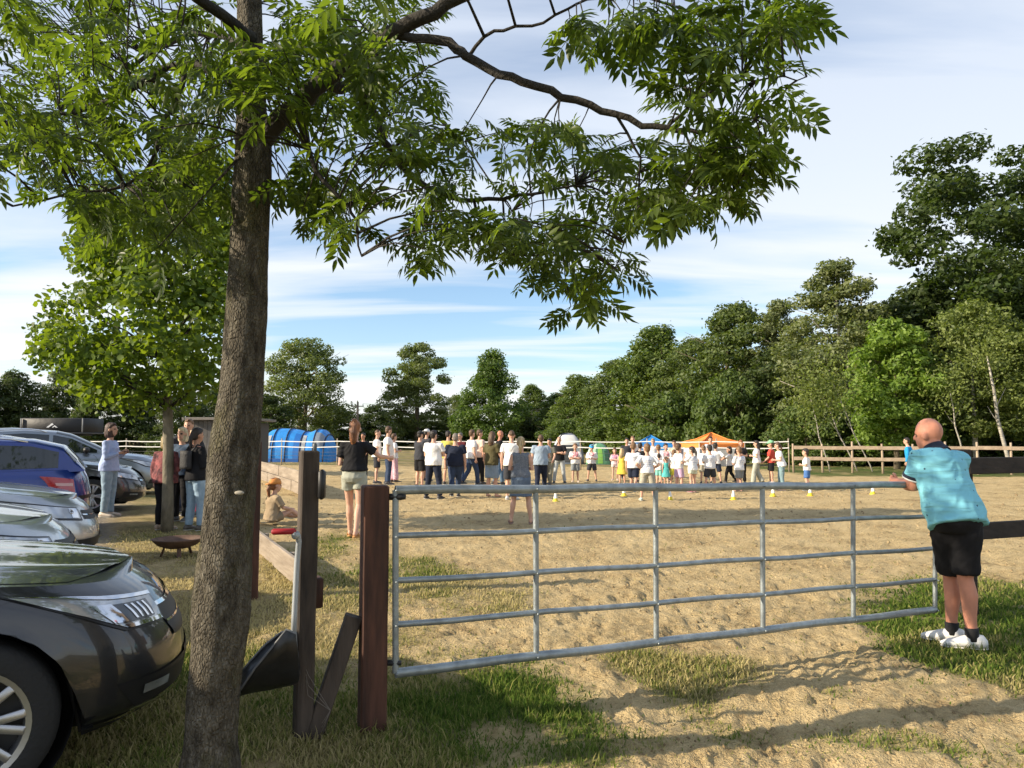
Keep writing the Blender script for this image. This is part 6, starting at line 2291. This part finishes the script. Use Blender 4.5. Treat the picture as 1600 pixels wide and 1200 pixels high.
# ---- the man leaning on the gate
def bald_man():
    p = Vector((at(1497, 995, 5.5).x, 5.5, 0))
    loc = Vector((p.x, p.y, hz(p.x, p.y)))
    polo = mat('cloth_polo_blue', (.20, .52, .62), .8, var=.03, vscale=5, bump=.35, bscale=7, spec=.2)
    if True:
        nd, lk = polo.node_tree.nodes, polo.node_tree.links
        b = nd['Principled BSDF']; src = b.inputs['Base Color'].links[0].from_socket
        tc = N(nd, 'ShaderNodeTexCoord'); vo = N(nd, 'ShaderNodeTexVoronoi'); vo.inputs['Scale'].default_value = 15; vo.inputs['Randomness'].default_value = .85
        lk.new(tc.outputs['Object'], vo.inputs['Vector'])
        rp = ramp(nd, [(.09, 1.0), (.12, 0.0)]); lk.new(vo.outputs['Distance'], rp.inputs[0])
        x = N(nd, 'ShaderNodeMix', data_type='RGBA'); lk.new(rp.outputs[0], x.inputs[0]); lk.new(src, x.inputs[6]); x.inputs[7].default_value = (.02, .05, .10, 1)
        lk.new(x.outputs[2], b.inputs['Base Color'])
        # crosswise creases
        mp = N(nd, 'ShaderNodeMapping'); mp.inputs['Scale'].default_value = (1.0, 1.0, 6.5); mp.inputs['Rotation'].default_value = (0, R(9), 0)
        lk.new(tc.outputs['Object'], mp.inputs[0])
        nz = N(nd, 'ShaderNodeTexNoise'); nz.inputs['Scale'].default_value = 2.0; nz.inputs['Detail'].default_value = 2; nz.inputs['Distortion'].default_value = .8
        lk.new(mp.outputs[0], nz.inputs['Vector'])
        bp = N(nd, 'ShaderNodeBump'); bp.inputs['Strength'].default_value = .75; bp.inputs['Distance'].default_value = .05
        lk.new(nz.outputs[0], bp.inputs['Height'])
        old = b.inputs['Normal'].links[0].from_node
        lk.new(bp.outputs[0], old.inputs['Normal'])
    face = R(24)
    # joints are given in his own frame (x right, y ahead), for a 1.755 m figure
    rot = Matrix.Rotation(-face, 3, 'Z')
    S0 = 1.80 / 1.755

    def w(u, v, Y):
        return (rot @ (at(u, v, Y) - loc)) / S0
    hipL, hipR = w(1478, 812, 5.50), w(1508, 814, 5.44)
    pel = (hipL + hipR) / 2 + Vector((0, 0, .03))
    top_ = w(1462, 704, 5.66)
    jt = {'pel': pel, 'up': top_ - pel,
          ('hip', -1): hipL, ('hip', 1): hipR,
          ('kn', -1): w(1485, 900, 5.64), ('kn', 1): w(1508, 903, 5.48),
          ('an', -1): w(1487, 974, 5.62), ('an', 1): w(1519, 984, 5.44)}
    jt['an', -1].z = .08; jt['an', 1].z = .08
    jt['toe', -1] = jt['an', -1] + rot @ Vector((-.14, .09, -.045))
    jt['toe', 1] = jt['an', 1] + rot @ Vector((-.15, .06, -.045))
    jt['sh', -1] = w(1437, 717, 5.60); jt['sh', 1] = w(1499, 720, 5.68)
    jt['el', -1] = w(1428, 760, 5.68); jt['wr', -1] = w(1404, 753, 5.84)
    jt['el', 1] = w(1470, 760, 5.92); jt['wr', 1] = w(1425, 754, 5.90)
    jt['hc'] = w(1450, 680, 5.72)
    jt['curl', -1] = .9; jt['curl', 1] = .9

    def extra(t, J, s, S):
        c = MB()
        n = J['hc'] - Vector((0, 0, .10)); 
        cb = pel + jt['up'].normalized() * .49
        d = (J['hc'] - cb).normalized()
        a = d.orthogonal().normalized(); b2 = d.cross(a)
        c.loft([oring(cb - d * .015, a * .098, b2 * .098, 18), oring(cb + d * .03, a * .076, b2 * .076, 18), oring(cb + d * .055, a * .066, b2 * .066, 18)], False, False)
        S(c).build('collar', mat('collar_navy', (.012, .018, .035), .8), t)
        sh, el = J['sh', -1], J['el', -1]
        for nm, f0, f1, m_ in (('sleeve_band', .56, .66, mat('collar_navy', (.012, .018, .035), .8)), ('sleeve_trim', .66, .71, mat('trim_white', (.72, .72, .70), .8))):
            c = MB(); c.tube([sh.lerp(el, f0), sh.lerp(el, f1)], [.0905, .0915], 18)
            S(c).build(nm, m_, t)
        for sd in (-1, 1):
            c = MB(); an, kn = J['an', sd], J['kn', sd]
            c.tube([an + V3(0, 0, -.02), an.lerp(kn, .12), an.lerp(kn, .17)], [.045, .045, .046], 14)
            S(c).build('sock', mat('sock_black', (.015, .015, .017), .9), t)
    person('bald man in light blue dotted polo and black shorts leaning on the gate', loc=loc, H=1.80, face=face, head=R(12), joints=jt, skin='red', hair=None,
           top=('tee', polo), bottom=('shorts', BLACK), shoes=(.72, .71, .68), fat=1.14, slim=True, voxel=.0125, nod=.12, extra=extra)


bald_man()


# ---- women in front of the crowd
def sandals(col):
    def ex(t, J, s, S):
        for sd in (-1, 1):
            an, toe = J['an', sd], J['toe', sd]
            fd = Vector((toe.x - an.x, toe.y - an.y, 0)).normalized(); sx = fd.cross(Vector((0, 0, 1)))
            o = Vector((an.x, an.y, an.z - .075))
            c = MB()
            for z in (0, .022):
                pass
            c.loft([[o + fd * (-.075 + .27 * (.5 - .5 * math.cos(a))) + sx * .046 * math.sin(a) + Vector((0, 0, z)) for a in [2 * PI * k / 14 for k in range(14)]] for z in (0, .022)])
            for f in (.02, .12):
                q = o + fd * f
                c.tube([q + sx * .046 + Vector((0, 0, .02)), q + sx * .03 + Vector((0, 0, .062)), q - sx * .03 + Vector((0, 0, .062)), q - sx * .046 + Vector((0, 0, .02))], .012, 6)
            S(c).build('sandal', mat('sandal_%d' % int(col[0] * 100), col, .7), t)
    return ex


person('woman in black tee and pale shorts, back turned, behind the wooden post', 552, 840, 656, face=R(-4), arms=('front', 'out'), legs='stride', fem=True, hair=('bun', RED),
       top=('tee', BLACK), hem_at=.06, bottom=('hot', cloth('sage', (.33, .34, .28))), shoes=None, extra=sandals((.42, .22, .07)), voxel=.014)
person('blonde woman in grey sleeveless top and blue denim skirt, back turned', 814, 819, 682, face=R(-5), arms=('front', 'front'), legs='wide', fem=True, fat=1.12, hair=('pony', BLOND),
       hem_at=.0, top=('tank', cloth('grey_dots', (.10, .115, .14), (.19, .21, .24), vs_=60)), bottom=('skirt', cloth('denim_skirt', (.11, .15, .21), vs_=22)), shoes=None, extra=sandals((.30, .20, .16)), voxel=.015)


def seated_child():
    p = gnd(424, 820)
    loc = Vector((p.x, p.y, hz(p.x, p.y)))
    jt = {'pel': V3(0, 0, .14), 'up': V3(.02, .10, 1.0)}
    for sd in (-1, 1):
        jt['hip', sd] = V3(sd * .09, .02, .12)
    jt['kn', -1] = V3(-.16, .42, .16); jt['an', -1] = V3(-.08, .80, .10); jt['toe', -1] = V3(-.10, .84, .24)
    jt['kn', 1] = V3(.14, .40, .26); jt['an', 1] = V3(.18, .66, .08); jt['toe', 1] = V3(.22, .80, .06)
    jt['el', -1] = V3(-.24, .02, .36); jt['wr', -1] = V3(-.18, .20, .22)
    jt['el', 1] = V3(.22, .16, .34); jt['wr', 1] = V3(.16, .36, .30)
    person('child in beige tee and orange cap sitting on the sand', loc=loc, H=1.42, face=R(-48), joints=jt, kid=True, hair=('pony', RED), cap=((.62, .25, .06), True),
           top=('tee', cloth('beige', (.34, .26, .17))), bottom=('hot', cloth('beige_shorts', (.28, .22, .15))), shoes=None, voxel=.016)


seated_child()

# ---- by the cars
def phone(t, J, s, S):
    w = J['wr', 1]
    c = MB(); c.box(w + V3(-.03, .10, .03), (.075, .15, .009), None, .003)
    S(c).build('phone', mat('phone_black', (.02, .02, .022), .25), t)


def backpack(t, J, s, S):
    c = MB(); c.loft([[V3(.13 * math.cos(a), -.19 + .08 * math.sin(a), z) for a in [2 * PI * k / 12 for k in range(12)]] for z in (1.05, 1.10, 1.30, 1.36)])
    S(c).build('backpack', mat('backpack_black', (.018, .018, .02), .7, bump=.5), t)
    for sd in (-1, 1):
        c = MB(); c.tube([V3(sd * .09, -.15, 1.34), V3(sd * .11, -.05, 1.46), V3(sd * .11, .08, 1.42), V3(sd * .12, .12, 1.25)], .016, 6)
        S(c).build('strap', mat('backpack_black', (.018, .018, .02), .7), t)


GP = 'people standing by the parked cars'
person('woman in light blue shirt and jeans holding a phone beside the parked cars', 168, 805, 660, face=R(-88), arms=('phone', 'phone'), fem=True, hair=('bob', (.055, .026, .018)),
       top=('long', cloth('shirt_blue', (.33, .42, .66), (.42, .50, .72), vs_=30)), bottom=('trousers', JEANSL), shoes=(.55, .48, .40), voxel=.015, extra=phone, group=GP, nod=-.08)
FLORAL = cloth('floral', (.022, .020, .026), (.34, .11, .11), vs_=11)
person('woman in dark floral blouse and black leggings behind the lime trunk', 256, 826, 677, face=R(-8), arms=('down', 'front'), fem=True, fat=1.2, hair=('bob', (.36, .27, .12)),
       top=('long', FLORAL), bottom=('leggings', BLACK), shoes=(.40, .30, .22), voxel=.016, group=GP)
person('blonde woman in blue grey tee facing the camera beside the lime trunk', 281, 815, 667, face=R(172), arms=('front', 'front'), fem=True, fat=1.1, hair=('bob', (.62, .52, .34)),
       top=('tee', cloth('slate_blue', (.06, .09, .14))), bottom=('trousers', BLACK), shoes=(.1, .1, .1), voxel=.016, group=GP)
person('person in black jacket and light jeans with black backpack by the ash trunk', 303, 828, 668, face=R(-35), arms=('fore', 'front'), legs='relax', fem=True, hair=('pony', DARK),
       top=('long', BLACK), bottom=('trousers', JEANSL), shoes=(.09, .08, .07), voxel=.016, extra=backpack, group=GP, skin='tan')
person('tall man with raised hand at the back of the group by the cars', 291, 800, 654, face=R(185), arms=('down', 'raise'), hair=('short', LBROWN), top=('tee', CHAR), bottom=('trousers', JEANS), group=GP)
person('pale haired person half hidden behind the black jacket by the cars', 300, 806, 671, face=R(160), arms=('front', 'front'), fem=True, hair=('bob', (.60, .47, .30)), top=('tee', cloth('rose', (.45, .20, .22))), bottom=('trousers', cloth('pink_trousers', (.55, .09, .17))), group=GP)

# ---- the crowd: label, u, feet, head, facing ...
def P(label, u, vf, vh, **k):
    k.setdefault('group', GC)
    rr = random.Random(label)
    k.setdefault('twist', rr.uniform(-.22, .22)); k.setdefault('head', rr.uniform(-.45, .45)); k.setdefault('nod', rr.uniform(-.05, .22)); k.setdefault('lean', rr.uniform(-.03, .07))
    if k.get('legs') is None: k['legs'] = rr.choice(['stand', 'relax', 'relax', 'stride', 'wide'])
    if 'arms' not in k: k['arms'] = rr.choice([('down', 'down'), ('down', 'fore'), ('fore', 'down'), ('fold', 'fold'), ('down', 'hips'), ('swing', 'fore')])
    person(label, u, vf, vh, **k)


P('dark haired man in black facing the camera behind the woman in shorts', 567, 748, 676, face=R(175), hair=('short', DARK), top=('tee', BLACK), bottom=('trousers', BLACK), skin='tan')
P('man in white tee and grey shorts, leftmost of the crowd', 588, 755, 671, face=R(-80), arms=('down', 'down'), hair=('buzz', BROWN), top=('tee', WHITE), bottom=('shorts', CHAR))
P('tall man in white tee with red print and dark jeans', 606, 757, 666, face=R(-75), arms=('down', 'down'), hair=('short', BROWN), top=('tee', W_FRONT), bottom=('trousers', JEANS), fat=1.1)
P('woman in white top and pink patterned trousers', 615, 753, 677, face=R(-70), arms=('down', 'front'), fem=True, hair=('pony', BROWN), top=('tee', WHITE), bottom=('wide', cloth('pink_pattern', (.55, .28, .36), (.68, .50, .56), vs_=30)))
P('man in dark grey tee, black shorts and black cap', 656, 762, 673, face=R(-35), hair=('short', DARK), cap=((.02, .02, .022), False), top=('tee', CHAR), bottom=('shorts', BLACK), fat=1.1)
P('man in white cap partly hidden behind the black capped man', 666, 752, 670, face=R(-60), hair=('short', DARK), cap=((.7, .7, .68), True), top=('tee', CHAR), bottom=('shorts', GREYS))
P('man in white polo and navy trousers with his back turned', 677, 779, 672, face=R(-22), arms=('fold', 'fold'), legs='wide', hair=('short', DARK), top=('tee', WHITE), bottom=('trousers', NAVY), fat=1.16, voxel=.018)
P('man in yellow tee with dark hair', 700, 758, 673, face=R(-15), hair=('short', DARK), top=('tee', cloth('yellow_tee', (.52, .44, .10))), bottom=('shorts', KHAKI))
P('stocky grey haired man in black tee and jeans, back turned', 711, 777, 677, face=R(5), arms=('down', 'down'), legs='walk', hair=('short', GREYH), top=('tee', NAVY), bottom=('trousers', JEANS), fat=1.30, voxel=.018)
P('man in dark red shirt behind the stocky man in black', 719, 752, 676, face=R(150), hair=('short', GREYH), top=('tee', cloth('maroon', (.10, .02, .025))), bottom=('trousers', JEANS))
P('man in white tee and blue jeans walking to the right', 736, 760, 671, face=R(-60), legs='walk', hair=('short', BROWN), top=('tee', WHITE), bottom=('trousers', JEANS))
P('man in pale peach tee and black trousers', 749, 757, 671, face=R(-65), hair=('short', BROWN), top=('tee', cloth('peach', (.62, .46, .38))), bottom=('trousers', BLACK))
P('long haired man in olive tee and denim shorts', 768, 777, 674, face=R(-40), arms=('down', 'fore'), hair=('long', BROWN), top=('tee', OLIVE), bottom=('shorts', cloth('denim_pale', (.22, .30, .40))), shoes=None, voxel=.018)
P('bald man in black tee and jeans beside the long haired man', 780, 758, 672, face=R(-70), arms=('down', 'front'), hair=None, skin='red', top=('tee', BLACK), bottom=('trousers', cloth('jeans_mid', (.10, .17, .27))))
P('man in white tee and grey shorts left of the blonde woman in skirt', 799, 780, 672, face=R(-12), arms=('down', 'down'), hair=('buzz', BROWN), top=('tee', WHITE), bottom=('shorts', CHAR), shoes=(.6, .6, .6), voxel=.018)
P('man in blue grey tee and black trousers right of the woman in skirt', 845, 772, 679, face=R(-10), arms=('down', 'front'), legs='walk', hair=('short', BROWN), top=('tee', BLUEG), bottom=('trousers', NAVY), fat=1.15)
P('dark haired man in olive grey clothes behind the blue grey tee', 859, 757, 685, face=R(150), hair=('short', DARK), top=('tee', cloth('olive_grey', (.11, .11, .09))), bottom=('trousers', cloth('olive_trousers', (.20, .19, .14))))
P('man in black polo and pale jeans facing the camera', 874, 755, 682, face=R(178), hair=('buzz', LBROWN), top=('tee', BLACK), bottom=('trousers', cloth('jeans_pale', (.42, .45, .46))))
P('boy in white tee with red print facing the camera', 899, 753, 692, face=R(178), kid=True, hair=('short', LBROWN), top=('tee', W_FRONTK), bottom=('shorts', GREYS), shoes=(.5, .4, .3))
P('boy in bright blue cap and white tee with red print', 925, 752, 694, face=R(165), arms=('front', 'front'), legs='wide', kid=True, hair=('short', LBROWN), cap=((.03, .33, .62), False), top=('tee', W_FRONTK), bottom=('shorts', CHAR))
P('small girl in pink and white at the left of the children', 961, 750, 699, face=R(170), kid=True, fem=True, hair=('long', BROWN), top=('tee', print_cloth('pink_print', (.62, .45, .48), (.6, .1, .25), .78, .95, .1, True)), bottom=('hot', cloth('pale_pink', (.60, .50, .48))), shoes=(.5, .4, .35))
P('blonde girl in yellow dress', 972, 756, 700, face=R(-40), kid=True, fem=True, hair=('long', BLOND), top=('dress', cloth('yellow_dress', (.62, .46, .07))), bottom=(None, None), shoes=(.4, .3, .2))
P('boy in white tee and dark shorts beside the yellow dress', 990, 768, 690, face=R(-18), kid=True, fat=1.1, hair=('short', LBROWN), top=('tee', W_BACKK), bottom=('shorts', NAVY), shoes=(.55, .55, .55))
P('boy with hands on hips in white tee and khaki shorts', 1012, 782, 692, face=R(-6), arms=('hips', 'hips'), legs='wide', kid=True, hair=('short', LBROWN), top=('tee', W_BACKK), bottom=('shorts', KHAKI), shoes=(.4, .5, .45), voxel=.017)
P('dark haired adult at the back left of the children', 980, 748, 684, face=R(180), hair=('short', DARK), top=('tee', CHAR), bottom=('trousers', BLACK))
P('fair haired man in white before the blue tent', 989, 747, 681, face=R(185), hair=('short', LBROWN), top=('tee', WHITE), bottom=('shorts', GREYS))
P('dark haired child in black and white behind the hands on hips boy', 1000, 754, 691, face=R(-50), kid=True, hair=('short', DARK), top=('tee', BLACK), bottom=('shorts', BLACK))
P('blond man in white behind the children', 1021, 748, 685, face=R(170), hair=('short', (.30, .2, .1)), top=('tee', WHITE), bottom=('trousers', JEANS))
P('short child in white tee with brown hair facing away', 1029, 756, 694, face=R(-20), kid=True, hair=('short', LBROWN), top=('tee', WHITE), bottom=('shorts', NAVY))
P('dark haired child in white tee facing the camera in the middle', 1041, 752, 692, face=R(175), arms=('fold', 'fold'), kid=True, hair=('short', DARK), top=('tee', W_FRONTK), bottom=('shorts', NAVY))
P('small black haired child between the bigger boys', 1030, 757, 708, face=R(-30), kid=True, hair=('short', DARK), top=('tee', WHITE), bottom=('shorts', cloth('mint', (.20, .50, .44))))
P('little girl in turquoise dress', 1041, 758, 713, face=R(-10), kid=True, fem=True, hair=('pony', BROWN), top=('dress', cloth('turquoise', (.09, .42, .40))), bottom=(None, None), shoes=(.5, .5, .5))
P('adult with camera and dark hair at the back of the children', 1054, 750, 688, face=R(150), arms=('raise', 'fold'), hair=('short', BROWN), top=('tee', cloth('cream_top', (.52, .45, .34))), bottom=('trousers', CHAR))
P('child in white tee and lilac shorts', 1061, 767, 692, face=R(-65), arms=('front', 'front'), kid=True, hair=('short', BROWN), top=('tee', W_BACKK), bottom=('shorts', cloth('lilac', (.50, .36, .52))), shoes=(.6, .6, .6))
P('child in yellow shorts behind the lilac shorts', 1054, 758, 702, face=R(-40), kid=True, hair=('short', LBROWN), top=('tee', WHITE), bottom=('shorts', cloth('lemon', (.55, .52, .08))))
P('girl with ponytail, white tee, pale mint shorts and pink shoes', 1083, 769, 697, face=R(25), arms=('raise', 'down'), kid=True, fem=True, hair=('pony', DARK), top=('tee', W_BACKK), bottom=('hot', cloth('pale_mint', (.55, .60, .50))), shoes=(.5, .12, .22))
P('child in white in front of the orange pavilion', 1100, 755, 695, face=R(-20), kid=True, hair=('short', LBROWN), top=('tee', WHITE), bottom=('shorts', KHAKI))
P('teenager in long white tee and dark shorts with back print', 1110, 766, 694, face=R(4), kid=True, fat=1.12, hair=('short', DARK), top=('tee', W_BACKK), bottom=('shorts', CHAR), shoes=(.6, .6, .6))
P('man in sunglasses in front of the orange pavilion', 1111, 748, 682, face=R(180), hair=('short', DARK), top=('tee', WHITE2), bottom=('trousers', CHAR))
P('boy in white tee with hand on hip before the pavilion', 1119, 756, 691, face=R(-15), arms=('down', 'hips'), kid=True, hair=('short', DARK), top=('tee', WHITE), bottom=('shorts', NAVY))
P('girl in white top and black trousers stretching out an arm', 1141, 755, 697, face=R(78), arms=('point', 'swing'), legs='walk', kid=True, fem=True, fat=1.1, hair=('bob', DARK), top=('tee', WHITE), bottom=('trousers', BLACK), skin='tan')
P('boy in white tee and grey shorts beside the stretching girl', 1156, 767, 697, face=R(30), kid=True, hair=('short', LBROWN), top=('tee', W_BACKK), bottom=('shorts', GREYS), shoes=(.5, .3, .25))
P('red haired woman dressed in black', 1159, 756, 687, face=R(165), arms=('front', 'front'), fem=True, hair=('bob', RED), top=('tee', BLACK), bottom=('trousers', BLACK))
P('woman with long black hair, white tee and wide grey trousers', 1183, 757, 688, face=R(68), arms=('front', 'front'), fem=True, hair=('long', DARK), top=('tee', WHITE), bottom=('wide', cloth('sage_trousers', (.36, .38, .33))))
P('boy in red tee, black shorts and green cap', 1206, 757, 687, face=R(70), kid=True, hair=('short', BROWN), cap=((.22, .50, .28), False), top=('tee', cloth('red_tee', (.52, .07, .05))), bottom=('shorts', BLACK), shoes=(.6, .55, .5))
P('woman in white tee and faded teal jeans leaning forward', 1222, 766, 690, face=R(75), arms=('front', 'front'), lean=.18, fem=True, hair=('pony', BROWN), top=('tee', WHITE), bottom=('trousers', cloth('teal_jeans', (.20, .30, .33))), shoes=(.5, .35, .3))
P('boy in long white tee and blue shorts standing apart', 1262, 768, 700, face=R(60), arms=('front', 'front'), kid=True, hair=('short', DARK), top=('tee', WHITE), bottom=('shorts', cloth('royal', (.07, .16, .38))))
P('man in bright blue shirt near the wooden fence', 1424, 757, 683, face=R(62), lean=.16, legs='walk', hair=('short', DARK), top=('long', cloth('bright_blue', (.02, .26, .55))), bottom=('trousers', BLACK))
flush_pending()
